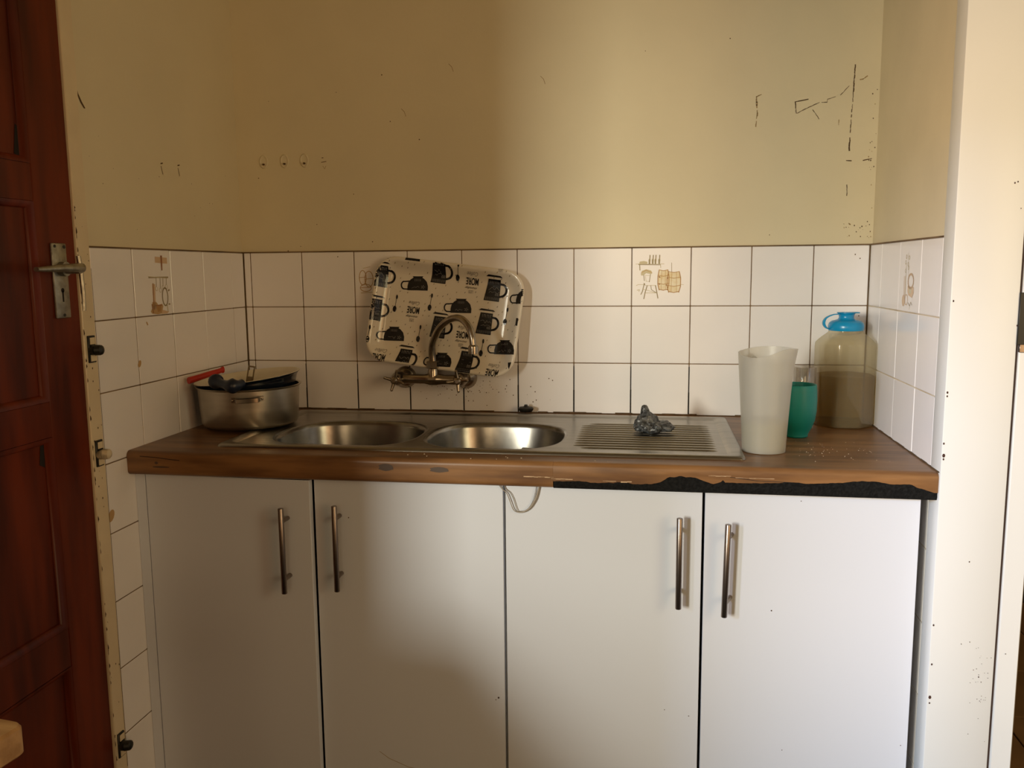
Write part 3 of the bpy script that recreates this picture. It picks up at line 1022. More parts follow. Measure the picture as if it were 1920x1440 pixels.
cr.g.build('edge_cracks', [BLACKHOLE, mat('edge_stain', (.075, .045, .028), .5)], wt, smooth=0, kind='stuff')
# crumbs on the right end of the worktop
cr = G()
for _ in range(55):
    u, v = rc.gauss(1.51, .055), rc.gauss(-.40, .05)
    if not (1.40 < u < 1.65 and -.56 < v < -.25):
        continue
    s = rc.uniform(.0003, .0008)
    cr.box(u - s, v - s, CT, u + s, v + s, CT + s)
for _ in range(12):
    u, v, s = rc.uniform(.1, 1.3), rc.uniform(-.585, -.55), rc.uniform(.0006, .0012)
    cr.box(u - s, v - s, CT, u + s, v + s, CT + s)
cr.build('crumbs', mat('crumb', (.50, .40, .28), .8), wt, kind='stuff')

# ------------------------------------------------------------------ sink
sk = thing('kitchen_sink', 'stainless steel double-bowl sink with ribbed drainboard set in the worktop', 'sink', (.73, -.30, CT))
X0, X1, Y0, Y1 = .157, 1.317, -.535, -.052
cx, cy, hw, hh = (X0 + X1) / 2, (Y0 + Y1) / 2, (X1 - X0) / 2, (Y1 - Y0) / 2


def rr(ins, z, r=.012):
    return [(cx + p[0], cy + p[1], z) for p in rrect(hw - ins, hh - ins, max(r - ins * .1, .006), 4)]


def sup(c, a, b, n_, z, k=48):
    out = []
    for j in range(k):
        t = 2 * PI * j / k
        ct, s_ = math.cos(t), math.sin(t)
        out.append((c[0] + a * math.copysign(abs(ct) ** (2 / n_), ct), c[1] + b * math.copysign(abs(s_) ** (2 / n_), s_), z))
    return out


ZS = CT + .0035
bowls = [((.413, -.350), .168, .152), ((.766, -.342), .157, .152)]
bm = bmesh.new()
loops = [rr(.034, ZS)] + [sup(c_, a_ + .010, b_ + .010, 2.7, ZS) for c_, a_, b_ in bowls]
edges = []
for L in loops:
    vv = [bm.verts.new(p) for p in L]
    edges += [bm.edges.new((vv[i], vv[(i + 1) % len(vv)])) for i in range(len(vv))]
bmesh.ops.triangle_fill(bm, use_beauty=True, use_dissolve=False, edges=edges)
bm.verts.index_update()
g = G()
g.add([v.co for v in bm.verts], [[v.index for v in f.verts] for f in bm.faces])
bm.free()
g.loft([rr(.0, CT + .0004), rr(.0012, CT + .0042), rr(.005, CT + .0068), rr(.010, CT + .0072), rr(.024, CT + .0070), rr(.029, CT + .0055), rr(.034, ZS)], True, False, False)
g.build('deck', STEEL, sk, smooth=50)
for c_, a_, b_ in bowls:
    bw = G()
    stp = [(.010, 0), (.005, -.0008), (.001, -.004), (-.001, -.012), (-.010, -.10), (-.018, -.128), (-.034, -.142), (-.060, -.148)]
    bw.loft([sup(c_, a_ + o_, b_ + o_, 2.7 - .3 * (i_ > 4), ZS + z_) for i_, (o_, z_) in enumerate(stp)], True, False, False)
    bw.loft([sup(c_, a_ - .060, b_ - .060, 2.4, ZS - .148), sup(c_, .045, .045, 2, ZS - .150), sup(c_, .040, .040, 2, ZS - .153)], True, False, False)
    o = bw.build('bowl', BOWLSTEEL, sk, smooth=60)
    G().lathe([(.041, -.0005), (.038, .0015), (.030, -.001), (.022, -.004), (.0001, -.004)], (c_[0], c_[1], ZS - .152), 24, True, True).build('drain', CHROME, o)
rb = G()
for k in range(12):
    y_ = -.465 + k * .0262
    xa_ = .955 + (.018 if k in (0, 11) else 0) + .018 * abs(k - 5.5) / 5.5 * 0
    rings = []
    for (x_, s_) in ((xa_, .15), (xa_ + .008, .8), (xa_ + .02, 1), (1.245, 1), (1.258, .8), (1.266, .15)):
        rings.append([(x_, y_ + .0052 * q, ZS - .0004 + .0030 * s_ * (1 - q * q)) for q in (-1, -.6, -.2, .2, .6, 1)])
    rb.loft(rings, False, False, False)
rb.build('drainboard_ribs', STEEL, sk, smooth=60)

# ------------------------------------------------------------------ wall mixer tap
tp = thing('kitchen_tap', 'chrome wall-mounted mixer tap with swan-neck spout and two cross handles', 'tap', (.55, 0, .99))
zt = .999
yt = -.072
g = G()
g.tube([(.445, yt, zt + .001), (.47, yt, zt), (.52, yt, zt), (.535, yt, zt)], [.0135, .0125, .0125, .016], 18)
g.tube([(.535, yt, zt), (.555, yt, zt)], .0165, 18)
g.tube([(.555, yt, zt), (.575, yt, zt - .001), (.625, yt, zt - .002)], [.016, .0125, .0135], 18)
g.tube([(.545, yt, zt - .004), (.545, yt, zt + .022), (.545, yt, zt + .030)], [.0155, .0145, .0125], 18)
for sx in (.447, .620):                                     # valve bodies and the bends back to the wall
    g.tube([(sx, yt + .014, zt), (sx, yt - .010, zt), (sx, yt - .022, zt)], [.0185, .0185, .013], 20)
    g.tube([(sx, yt + .01, zt), (sx, yt + .04, zt - .002), (sx, -.004, zt - .004)], [.0155, .0135, .0135], 16)
g.build('body', CHROME, tp)
for sx in (.447, .620):
    G().tube([(sx, -.0005, zt - .004), (sx, -.008, zt - .004), (sx, -.016, zt - .004), (sx, -.022, zt - .004)], [.031, .030, .022, .017], 24).build('wall_flange', CHROME, tp)
g = G()
for zz, rr_ in ((zt + .030, .0165), (zt + .046, .0165)):
    pass
hexr = lambda r_, z_: [(.545 + r_ * math.cos(a * PI / 3 + .3), yt + r_ * math.sin(a * PI / 3 + .3), z_) for a in range(6)]
g.loft([hexr(.0155, zt + .029), hexr(.0178, zt + .031), hexr(.0178, zt + .047), hexr(.0150, zt + .050)])
g.build('union_nut', CHROME, tp, smooth=20)
sp = G()
path = catmull([(.545, yt, zt + .046), (.5435, yt - .002, zt + .070), (.548, yt - .008, zt + .100), (.570, yt - .024, zt + .138), (.606, yt - .052, zt + .164), (.640, yt - .080, zt + .168), (.665, yt - .100, zt + .150), (.676, yt - .108, zt + .122), (.679, yt - .110, zt + .099)], 6)
sp.tube(path, [.0102 - .0018 * i / len(path) for i in range(len(path))], 16)
so = sp.build('spout', CHROME, tp)
e = path[-1]
ar = G()
ar.tube([(e.x - .0004, e.y, e.z + .004), (e.x, e.y, e.z), (e.x, e.y, e.z - .004), (e.x + .0002, e.y, e.z - .018), (e.x + .0002, e.y, e.z - .019)], [.0095, .0125, .0128, .0128, .0100], 18)
ar.build('aerator', CHROME, so, smooth=30)
for sx, rot in ((.447, .28), (.620, -.10)):
    h = G()
    yh = yt - .036
    h.tube([(sx, yt - .020, zt), (sx, yh + .002, zt), (sx, yh - .006, zt), (sx, yh - .010, zt)], [.0085, .0100, .0095, .0050], 16)
    for q in range(4):
        a = rot + q * PI / 2 + PI / 4 * 0
        dx, dz = math.sin(a), math.cos(a)
        h.tube([(sx + dx * .006, yh, zt + dz * .006), (sx + dx * .018, yh - .003, zt + dz * .018), (sx + dx * .0265, yh - .005, zt + dz * .0265)], [.0058, .0042, .0036], 10)
        h.ball((sx + dx * .0268, yh - .005, zt + dz * .0268), .0040, 8)
    h.build('cross_handle', CHROME, tp)

# ------------------------------------------------------------------ tray leaning on the tap
lean, rot = math.radians(8), math.radians(7.3)
tn = Vector((0, -math.cos(lean), math.sin(lean)))
tv = Vector((0, math.sin(lean), math.cos(lean)))
tu = Vector((math.cos(rot), 0, 0)) - math.sin(rot) * tv
tw = Vector((math.sin(rot), 0, 0)) + math.cos(rot) * tv
TC = Vector((.5726, -.0305, 1.1646))
HW, HH, RC = .2085, .1447, .060


def sd(u, v):
    qx, qy = abs(u) - HW + RC, abs(v) - HH + RC
    return -(min(max(qx, qy), 0) + math.hypot(max(qx, 0), max(qy, 0)) - RC)


HP = [(0, .0205), (.002, .0238), (.006, .0245), (.011, .0225), (.018, .0160), (.026, .0085), (.034, .0030), (.040, .0008), (.045, 0), (9, 0)]


def th(dd):
    for (a, ha), (b, hb) in zip(HP, HP[1:]):
        if dd <= b:
            return ha + (hb - ha) * max(0, dd - a) / (b - a)
    return 0


def tray_pt(u, v, lift=0.0):
    return tuple(TC + tu * u + tw * v + tn * (th(sd(u, v)) + .0013 + lift))


g = G()
rings = []
for dd in (0, .002, .006, .011, .014, .018, .022, .026, .030, .034, .040, .045):
    rings.append([tuple(TC + tu * p[0] + tw * p[1] + tn * th(dd)) for p in rrect(HW - dd, HH - dd, RC - dd, 8)])
g.loft(rings, True, False, True)
back = []
for dd in (0, .004, .012, .020, .028, .036, .045):
    back.append([tuple(TC + tu * p[0] + tw * p[1] + tn * (th(dd + .003) - .0030)) for p in rrect(HW - dd, HH - dd, RC - dd, 8)])
back[0] = rings[0]
g.loft(back, True, False, True)
tray = g.build('serving_tray', TRAYW, None, smooth=50)
tag(tray, 'white melamine tray printed with upside-down black coffee cups, propped on the tap', 'tray')
d = Decal(tray_pt, .010, lambda u, v: sd(u, v) > .0004)


def T(pts, cx_, cy_, a=0, s=1):
    c_, s_ = math.cos(a), math.sin(a)
    return [(cx_ + s * (p[0] * c_ - p[1] * s_), cy_ + s * (p[0] * s_ + p[1] * c_)) for p in pts]


def mug(cx_, cy_):
    P = lambda pts: T(pts, cx_, cy_)
    d.poly(P([(-.0165, .029), (.0170, .029), (.0185, -.029), (-.0235, -.029)]))
    d.poly(P([(-.0230, .0345), (.0225, .0345), (.0165, .0385), (-.0165, .0395)]))
    d.stroke(P([(.017, .018)] + arc(.0205, .002, .0145, 70, -75, 12, .0165) + [(.018, -.016)]), .0056)
    for i in range(6):                                      # ENJOY-style block lettering, too small to read
        x_ = -.011 + i * .0044
        d.stroke(P([(x_, .024), (x_ + .0006, .017)]), .0010, 2, .0002)
        if i % 2:
            d.stroke(P([(x_, .024), (x_ + .003, .0235)]), .0009, 2, .0002)
    rq = random.Random(int((cx_ + 1) * 9999))
    p = [(-.014 + .0042 * k, .004 + rq.uniform(-.004, .005)) for k in range(8)]
    d.stroke(P([tuple(q) for q in catmull([Vector(q) for q in p], 3)]), .0009, 2, .0002)
    p = [(-.012 + .0040 * k, -.006 + rq.uniform(-.003, .004)) for k in range(8)]
    d.stroke(P([tuple(q) for q in catmull([Vector(q) for q in p], 3)]), .0009, 2, .0002)
    for i in range(4):
        d.stroke(P([(.006 + i * .0028, -.008), (.0062 + i * .0028, -.014)]), .0010, 2, .0002)
    for i in range(11):
        x_ = -.019 + i * .0034
        d.stroke(P([(x_, -.019), (x_ - .0002, -.026)]), .0008, 2, .0002)


def cup(cx_, cy_):
    P = lambda pts: T(pts, cx_, cy_, rot * .8)
    d.poly(P([(-.0285, -.0195), (.0285, -.0195), (.0290, -.008), (.0255, .004), (.0180, .0120), (.0125, .0155), (.0155, .0190), (-.0150, .0190), (-.0120, .0155), (-.0205, .010), (-.0262, .002), (-.0285, -.008)]))
    d.stroke(P([(-.0240, .0055), (-.034, .0045)] + arc(-.0375, -.0055, .0085, 110, 265, 10, .0105) + [(-.0275, -.0165)]), .0034)
    for i in range(5):
        d.stroke(P([(-.008 + i * .0038, .0115), (-.008 + i * .0038, .006)]), .0009, 2, .0002)
    rq = random.Random(int((cx_ + 2) * 7777))
    p = [(-.016 + .004 * k, -.011 + rq.uniform(-.003, .004)) for k in range(6)]
    d.stroke(P([tuple(q) for q in catmull([Vector(q) for q in p], 3)]), .0009, 2, .0002)
    for k in range(5):
        a = k * 2 * PI / 5
        d.stroke(P([(.015 + .002 * math.cos(a), -.010 + .002 * math.sin(a)), (.015 + .0055 * math.cos(a), -.010 + .005 * math.sin(a))]), .0014, 2, .0002)


def spoon(cx_, cy_):
    P = lambda pts: T(pts, cx_, cy_, .05)
    d.poly(P(arc(-.002, -.0165, .0053, 0, 360, 14, .0085)))
    d.stroke(P([(.002, -.018), (.0015, -.022)]), .0016, 2, .0002)
    d.stroke(P([(-.001, -.009), (.0012, .012)]), .0012)
    d.poly(P(arc(.0018, .0165, .0026, 0, 360, 12, .0062)))


def words(cx_, cy_, parts='CMOL'):
    if 'C' in parts:
        d.text('Coffee', cx_, cy_ + .0235, .0100, .0300, 180, 1, .35, thin=-.006)
    if 'M' in parts:
        d.text('MORE', cx_, cy_ + .0045, .0190, .0345, 180, 0, thin=.018)
    if 'O' in parts:
        d.text('monday', cx_ - .002, cy_ - .0125, .0085, .0340, 180, 0, .45)
    if 'L' in parts:
        d.text('LESS', cx_ - .001, cy_ - .0235, .0085, .0125, 180, 1)


for q in [(-.1922, .0864), (-.1978, -.0062), (-.0320, .1170), (.1211, .0871), (.1111, -.0042), (-.0144, -.0302), (-.0960, -.1307), (.0739, -.1140)]:
    mug(*q)
for q in [(-.0906, .0807), (.0379, .0349), (-.1377, -.0642), (.0062, -.1168), (.1730, -.0604), (.2148, .0795)]:
    cup(*q)
SPO = [(-.1446, .0201), (-.0472, .0356), (.0201, .1249), (-.2014, -.0725), (-.0672, -.0533), (.1113, -.0686), (.1650, .0236)]
for q in SPO:
    spoon(*q)
words(.0602, .0990); words(-.0929, .0021); words(.0529, -.0473)
words(-.1646, -.1383, 'CM'); words(.1512, -.1373, 'CM')
d.text('LESS', -.176, .1385, .0080, .0125, 180, 1); d.text('LESS', .1371, .1395, .0080, .0125, 180, 1)
d.poly([(-.128, .1442), (-.086, .1442), (-.086, .1375), (-.128, .1375)])
d.stroke(arc(-.2150, -.1110, .0120, 50, -50, 8, .020), .005)
d.poly([(.196, .020), (.202, .020), (.202, -.001), (.196, .001)]); d.poly([(.190, -.100), (.200, -.098), (.196, -.118), (.193, -.112)])
rq = random.Random(21)
busy = [(-.1922, .0864, .03), (-.1978, -.0062, .03), (-.032, .117, .032), (.1211, .0871, .032), (.1111, -.0042, .032), (-.0144, -.0302, .032), (-.096, -.1307, .03), (.0739, -.114, .03), (-.0906, .0807, .034), (.0379, .0349, .034), (-.1377, -.0642, .034), (.0062, -.1168, .034), (.173, -.0604, .034), (.0602, .099, .026), (-.0929, .0021, .026), (.0529, -.0473, .026), (-.1646, -.1383, .03), (.1512, -.1373, .03)] + [(a, b, .012) for a, b in SPO]
cnt = 0
for _ in range(1500):
    u, v = rq.uniform(-.204, .204), rq.uniform(-.140, .140)
    if any(math.hypot(u - a, v - b) < r_ for a, b, r_ in busy):
        continue
    busy.append((u, v, .012))
    d.stroke([(u - .0007, v - .0015), (u + .0007, v + .0015)], .0016, 3 if rq.random() < .45 else 1)
    cnt += 1
    if cnt > 130:
        break
d.g.build('printed_pattern', [INK, INKG, CHALK, OLIVE], tray, smooth=0, kind='stuff')

# ------------------------------------------------------------------ pot, pan and utensils in the left corner
PX, PY, PZ = .1155, -.276, CT + .0075
pot = thing('cooking_pot', 'wide dented aluminium cooking pot standing in the corner left of the sink', 'pot', (PX, PY, PZ))
g = G()
g.lathe([(.100, .0), (.108, .0004), (.115, .0035), (.1185, .010), (.1215, .050), (.1245, .096), (.1285, .0985), (.1290, .1005), (.1270, .1015), (.1225, .0995), (.1195, .050), (.1165, .012), (.110, .0060), (.0001, .0055)], (PX, PY, PZ), 64, True, False)
g.build('body', ALU, pot, smooth=50)


def strap_handle(ang, z, ra, tilt, mats=ALU, half=.24):
    gg = G()
    rings = []
    N = 18
    for i in range(N + 1):
        t = -1 + 2 * i / N
        a = ang + t * half
        out = .0015 if abs(t) > .78 else .0015 + .020 * min(1, (.78 - abs(t)) / .16)
        r_ = ra + out
        zz = z + t * tilt
        hh_ = .0062
        ca, sa = math.cos(a), math.sin(a)
        rings.append([(PX + (r_) * ca, PY + (r_) * sa, zz - hh_), (PX + (r_ + .003) * ca, PY + (r_ + .003) * sa, zz - hh_ * .8), (PX + (r_ + .003) * ca, PY + (r_ + .003) * sa, zz + hh_ * .8), (PX + (r_) * ca, PY + (r_) * sa, zz + hh_)])
    gg.loft(rings)
    o = gg.build('handle', mats, pot, smooth=30)
    for t in (-.9, .9):
        a = ang + t * half
        G().ball((PX + (ra + .0045) * math.cos(a), PY + (ra + .0045) * math.sin(a), z + t * tilt), .0036, 10).build('rivet', CHROME, o)


strap_handle(math.radians(-66), PZ + .078, .1232, .0010, CHROME, .30)
strap_handle(math.radians(110), PZ + .078, .1232, .0)

pan = thing('enamel_pan', 'dark blue enamel pan with cream inside, tilted on the rim of the aluminium pot', 'pan', (PX, PY, PZ + .08))
M = Matrix.Translation((PX + .001, PY, PZ + .0845)) @ Matrix.Rotation(math.radians(-5.5), 4, 'Y') @ Matrix.Rotation(math.radians(2.4), 4, 'X')
g = G()
g.lathe([(.085, -.030), (.095, -.028), (.112, -.004), (.1215, .026), (.1275, .0345), (.1300, .0350), (.1302, .0365)], (0, 0, 0), 56, True, False, M)
g.build('shell', ENAMEL, pan, smooth=50)
g = G()
g.lathe([(.1302, .0365), (.1285, .0375), (.1250, .0358), (.1190, .026), (.109, -.002), (.092, -.024), (.0001, -.025)], (0, 0, 0), 56, False, True, M)
g.build('lining', ENAMELIN, pan, smooth=50)
g = G()                                                     # two-lobed bakelite side handle hooked over the pot's front rim
hp = [Vector(p) for p in ((-.022, -.112, .046), (-.017, -.127, .047), (-.010, -.134, .045), (.010, -.142, .040), (.028, -.146, .035), (.042, -.140, .034), (.048, -.124, .036))]
hp = catmull([M @ p for p in hp], 5)
nn = len(hp)
g.tube(hp, [.010 + .0085 * (math.exp(-((i / nn - .22) / .12) ** 2) + math.exp(-((i / nn - .70) / .12) ** 2)) for i in range(nn)], 16)
g.build('handle', BLUEPLASTIC, pan, smooth=60)

g = G()                                                     # red handle across the left rim
rp = catmull([M @ Vector(p) for p in ((-.112, -.085, .049), (-.100, -.064, .051), (-.086, -.038, .054), (-.074, -.012, .056), (-.066, .006, .058))], 5)
rings = []
for i, p in enumerate(rp):
    t = i / (len(rp) - 1)
    h_, w_ = .0085 - .0020 * t + (.002 if t > .92 else 0), .0085 - .0025 * t
    dirv = (rp[min(i + 1, len(rp) - 1)] - rp[max(i - 1, 0)]).normalized()
    sd_ = dirv.cross(Vector((0, 0, 1))).normalized()
    rings.append([tuple(p + sd_ * (w_ * math.cos(a * PI / 5)) + Vector((0, 0, h_ * math.sin(a * PI / 5)))) for a in range(10)])
g.loft(rings)
tag(g.build('plastic_spatula', RED, None), 'red plastic utensil handle lying across the pot\'s left rim', 'utensil')

us = thing('steel_utensil', 'flat steel utensil handle with a hanging slot standing in the pan', 'utensil', (PX - .01, PY + .09, PZ + .1))
U = Matrix.Translation(M @ Vector((-.030, .060, .008))) @ Matrix.Rotation(math.radians(12), 4, 'Y') @ Matrix.Rotation(math.radians(25), 4, 'Z')
g = G()
g.box(-.009, -.001, -.03, .009, .001, .020, 0, M=U)
g.box(-.009, -.001, .020, -.0055, .001, .045, 0, M=U).box(.0055, -.001, .020, .009, .001, .045, 0, M=U).box(-.009, -.001, .045, .009, .001, .049, 0, M=U)
g.build('handle', CHROME, us)

# ------------------------------------------------------------------ jug, cup, glass and bottle
JX, JY = 1.3630, -.437
jug = thing('plastic_jug', 'tall frosted plastic jug, one third full of water, front of the teal cup', 'jug', (JX, JY, CT))


def jug_ring(t, z, off=0.0, n=48, spout=0.0):
    r_ = .0435 + (.0560 - .0435) * t - off
    out = []
    for j in range(n):
        a = 2 * PI * j / n
        k = max(0.0, math.cos(a - math.radians(-8))) ** 10 * spout
        rad = r_ * (1 + .03 * math.cos(2 * a)) + k * .006
        zz = z + spout * (.004 * math.cos(a + .2) - .010 * max(0, math.cos(a + 2.05)) ** 3 + .005 * max(0, math.cos(a - 1.6)) ** 2 + .004 * max(0, math.cos(a + .9)) ** 6)
        out.append((JX + rad * math.cos(a), JY + rad * math.sin(a), zz))
    return out


JH = .216
g = G()
lev = [(0, .0015, 0), (.0, .004, 0), (.30, .07, 0), (.6, .13, 0), (.80, .172, .12), (.92, .196, .55), (1.0, JH, 1.0)]
outer = [[(JX + (p[0] - JX) * .90, JY + (p[1] - JY) * .90, CT + .0006) for p in jug_ring(0, 0)]] + [jug_ring(t, CT + z, 0, spout=s) for t, z, s in lev]
g.loft(outer, True, True, False)
inner = [jug_ring(t, CT + z, .0016, spout=s) for t, z, s in lev[::-1]]
g.loft([outer[-1]] + inner, True, False, True)
g.build('body', JUGM, jug, smooth=60)
g = G()
g.loft([jug_ring(t, CT + z, .0030) for t, z in ((0, .006), (.15, .035), (.28, .064))], True, True, True)
g.build('water', JUGW, jug, smooth=60)
g = G()                                                     # handle at the back left
ha = math.radians(112)
e_ = Vector((math.cos(ha), math.sin(ha), 0))
hpts = catmull([Vector((JX, JY, CT)) + e_ * r_ + Vector((0, 0, z_)) for r_, z_ in ((.052, .192), (.070, .196), (.083, .180), (.084, .140), (.076, .095), (.060, .062), (.046, .055))], 5)
g.tube(hpts, [.0075] * len(hpts), 12)
g.build('handle', JUGM, jug, smooth=60)

TX, TY = 1.4590, -.262
g = G()
g.lathe([(.0235, 0), (.0250, .0012), (.0255, .004), (.0248, .006), (.0330, .022), (.0395, .040), (.0425, .062), (.0430, .085), (.0420, .108), (.0408, .1215), (.0402, .1225), (.0394, .1215), (.0406, .106), (.0415, .085), (.0410, .062), (.0380, .041), (.0310, .024), (.022, .010), (.0001, .009)], (TX, TY, CT), 48, True, False)
tag(g.build('teal_cup', TEAL, None, smooth=60), 'teal plastic tumbler with a narrow foot standing behind the frosted jug', 'cup')

GX, GY = 1.4905, -.160
g = G()
g.lathe([(.020, 0), (.0225, .0010), (.0245, .006), (.0262, .06), (.0272, .150), (.0266, .1512), (.0260, .150), (.0248, .06), (.0230, .010), (.0001, .008)], (GX, GY, CT), 40, True, False)
tag(g.build('drinking_glass', GLASSM, None, smooth=60), 'clear straight drinking glass standing behind the teal tumbler', 'glass')

BX, BY = 1.5945, -.096
bot = thing('water_bottle', 'octagonal clear plastic water bottle with bright blue cap in the right corner', 'bottle', (BX, BY, CT))


def octo(r_, z, ch=.42, ang=0.0):
    """square with cut corners, rounded a little; r_ is half the width"""
    pts = []
    base = [(1, -ch), (1, ch), (ch, 1), (-ch, 1), (-1, ch), (-1, -ch), (-ch, -1), (ch, -1)]
    for i in range(8):
        a, b, c_ = Vector(base[i - 1]), Vector(base[i]), Vector(base[(i + 1) % 8])
        for t in (.10, .0, -.10):
            pts.append(b.lerp(a, t) if t > 0 else (b.lerp(c_, -t) if t < 0 else b * .985))
    c0, s0 = math.cos(ang), math.sin(ang)
    return [(BX + r_ * (p.x * c0 - p.y * s0), BY + r_ * (p.x * s0 + p.y * c0), z) for p in pts]


def circ(r_, z, n=24, ph=0.0):
    pts = []
    base = octo(1, 0)
    for p in base:
        a = math.atan2(p[1] - BY, p[0] - BX)
        pts.append((BX + r_ * math.cos(a), BY + r_ * math.sin(a), z))
    return pts


R_ = .0675
g = G()
lv_ = [(R_ * .90, .0008), (R_ * .97, .003), (R_, .010), (R_, .10), (R_, .196), (R_ * .985, .204)]
outer = [octo(r_, CT + z) for r_, z in lv_]
sh = []
for t in (.25, .5, .75, 1.0):
    a, b = octo(R_ * .985, 0), circ(.041, 0)
    sh.append([(p[0] * (1 - t) + q[0] * t, p[1] * (1 - t) + q[1] * t, CT + .204 + .026 * t ** .8) for p, q in zip(a, b)])
g.loft(outer + sh + [circ(.040, CT + .234), circ(.040, CT + .240)], True, True, True)
g.build('body', BOTM, bot, smooth=25)
g = G()
g.loft([octo(R_ * .93, CT + .004), octo(R_ * .965, CT + .012), octo(R_ * .965, CT + .126)], True, True, True)
g.build('water', BOTW, bot, smooth=25)
lid = G()
lid.lathe([(.0370, .2345), (.0405, .2350), (.0418, .2380), (.0420, .2460), (.0400, .2530), (.0340, .2580), (.0230, .2610), (.0190, .2630), (.0175, .2670), (.0180, .2720), (.0200, .2760), (.0225, .2775), (.0225, .2790), (.0001, .2795)], (BX, BY, CT), 40, True, False)
lo = lid.build('cap', SKYBLUE, bot, smooth=50)
lid = G()
lid.box(BX - .012, BY - .012, CT + .2770, BX + .029, BY + .012, CT + .2795, .001)
sp_ = catmull([(BX - .018, BY - .006, CT + .2750), (BX - .034, BY - .010, CT + .2735), (BX - .050, BY - .014, CT + .266), (BX - .0555, BY - .015, CT + .254), (BX - .050, BY - .013, CT + .243), (BX - .040, BY - .008, CT + .2385)], 6)
rings = []
for i, p in enumerate(sp_):
    t = i / (len(sp_) - 1)
    w_ = .0022 + .0034 * math.exp(-((t - .62) / .22) ** 2)
    dv = (sp_[min(i + 1, len(sp_) - 1)] - sp_[max(i - 1, 0)]).normalized()
    nv = Vector((-dv.z, 0, dv.x)).normalized()
    rings.append([tuple(p + nv * a * w_ * .55 + Vector((0, b * .0045, 0))) for a, b in ((-1, -1), (1, -1), (1, 1), (-1, 1))])
lid.loft(rings)
lid.build('strap', SKYBLUE, lo, smooth=50)

# ------------------------------------------------------------------ small things on the sink
bag = G()
bm = bmesh.new()
bmesh.ops.create_icosphere(bm, subdivisions=5, radius=1)
for v in bm.verts:
    p = v.co.copy()
    a = math.atan2(p.y, p.x)
    # a slumped rag with a folded-up neck and a corner trailing right
    x_, y_, z_ = p.x * .036, p.y * .030, p.z * .016
    lobe = max(0, p.x * .94 - .1) ** 2 * .030
    x_ += lobe
    nk = max(0, p.z) ** 2 * max(0, 1 - ((p.x + .25) ** 2 + (p.y - .2) ** 2) * 1.6)
    z_ += nk * .036
    x_ = x_ * (1 - .25 * nk) - nk * .010
    y_ = y_ + nk * .006
    q = Vector((x_, y_, z_))
    f = noise.noise(q * 55) * .0075 + noise.noise(q * 120) * .0040 + noise.noise(q * 260) * .0018
    q += p.normalized() * f
    if q.z < -.014:
        q.z = -.014 + (q.z + .014) * .1
    v.co = q
bm.verts.index_update()
bag.add([v.co for v in bm.verts], [[v.index for v in f.verts] for f in bm.faces], Matrix.Translation((1.122, -.292, ZS + .0185)))
bm.free()
tag(bag.build('plastic_rag', BLACKBAG, None, smooth=28), 'crumpled black glittery scouring cloth lying on the ribbed drainboard', 'cloth')

pg = G()
pg.lathe([(.012, 0), (.0165, .001), (.0200, .006), (.0210, .011), (.0170, .0135), (.0080, .0140), (.0050, .0165), (.0045, .0200), (.0001, .0205)], (.790, -.0265, CT + .0062), 28, True, True)
tag(pg.build('sink_plug', RUBBER, None, smooth=50), 'small black rubber sink plug against the tiles behind the right bowl', 'plug')

# thin straps hanging out between the cabinets
lp = thing('hanging_strap', 'thin grey plastic strap looped down between the two cabinets under the worktop', 'strap', (.85, YD, .82))
w1 = catmull([(.803, YD - .004, .8585), (.818, YD - .005, .838), (.829, YD - .006, .828), (.836, YD - .006, .811), (.842, YD - .006, .795), (.848, YD - .006, .789), (.856, YD - .006, .7875), (.866, YD - .006, .7895), (.877, YD - .006, .797), (.885, YD - .006, .808), (.892, YD - .006, .822), (.898, YD - .005, .845), (.900, YD - .004, .8585)], 5)
g = G(); g.tube(w1, [.0010 + (.0011 * max(0, math.sin(PI * (i / len(w1) - .45) / .55)) if i / len(w1) > .45 else 0) for i in range(len(w1))], 8)
g.build('strap', CORD, lp, smooth=60)
w2 = catmull([(.823, YD - .002, .8585), (.826, YD - .003, .838), (.836, YD - .004, .829), (.843, YD - .004, .816), (.849, YD - .004, .797), (.852, YD - .005, .789)], 5)
g = G(); g.tube(w2, .0008, 6); g.build('strap', CORD, lp, smooth=60)
w3 = catmull([(.852, YD - .005, .789), (.868, YD - .004, .791), (.878, YD - .004, .801), (.885, YD - .004, .815), (.890, YD - .004, .835), (.892, YD - .003, .8585)], 5)
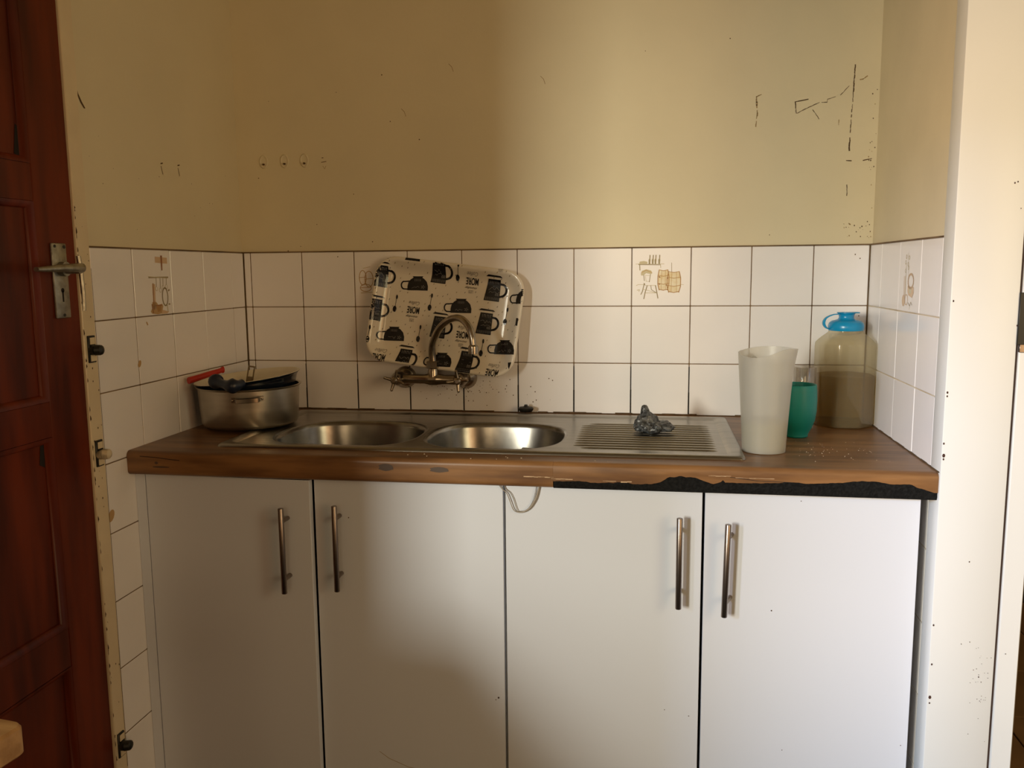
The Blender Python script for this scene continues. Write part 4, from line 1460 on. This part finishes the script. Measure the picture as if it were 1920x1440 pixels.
g = G(); g.tube(w3, .0007, 6); g.build('strap', CORD, lp, smooth=60)

# stuck-on hooks on the back wall
hk = [(.0520, 1.594, 'oval cream adhesive hook on the wall, leftmost of the three'), (.1135, 1.594, 'oval cream adhesive hook on the wall, middle of the three'), (.1715, 1.594, 'oval cream adhesive hook on the wall, rightmost of the three')]
for (u, v, lab) in hk:
    t = thing('adhesive_hook', lab, 'hook', (u, .006, v), 'hooks on the back wall')
    g = G()
    rings = []
    for s_, y_ in ((1.0, .0062), (.98, .0036), (.86, .0020), (.80, .0030), (.5, .0034)):
        rings.append([(u + .0150 * s_ * .82 * math.cos(a * PI / 14), y_, v + .0190 * s_ * math.sin(a * PI / 14)) for a in range(28)])
    g.loft(rings)
    g.build('pad', PAINT, t, smooth=50)
    g = G()
    g.tube([(u + .001, .0035, v - .0075), (u + .001, -.002, v - .0085), (u + .001, -.004, v - .0065)], [.0026, .0022, .0018], 8)
    g.build('peg', DIRT, t)

# ------------------------------------------------------------------ table corner in the near left
tb = thing('wooden_table', 'pale pine table, only its rounded far corner by the brown door in view', 'table', (.19, -1.80, 0))
ta = math.radians(-8)
Mt = Matrix.Translation((.378, -1.422, 0)) @ Matrix.Rotation(ta, 4, 'Z')
g = G()
poly = [(-.375, 0)] + arc(-.012, -.012, .012, 90, 0, 6) + arc(-.012, -1.688, .012, 0, -90, 6) + [(-.385, -1.70)]
poly = [(p[0], p[1]) for p in poly]
rings = []
for ins, z in ((.003, .7115), (.0, .7145), (0, .746), (.003, .7495)):
    rings.append([tuple(Mt @ Vector((max(-.385, p[0] - (ins if p[0] > -.38 else -ins)), p[1] + (ins * .5 if p[1] < -.45 else -ins * .5), z))) for p in poly])
g.loft(rings)
g.build('table_top', PINE, tb, smooth=40)
for (lx, ly) in ((-.05, -.05), (-.34, -.05), (-.05, -1.65), (-.34, -1.65)):
    g = G()
    g.box(lx - .02, ly - .02, 0, lx + .02, ly + .02, .7115, .002, M=Mt)
    g.build('leg', PINE, tb)
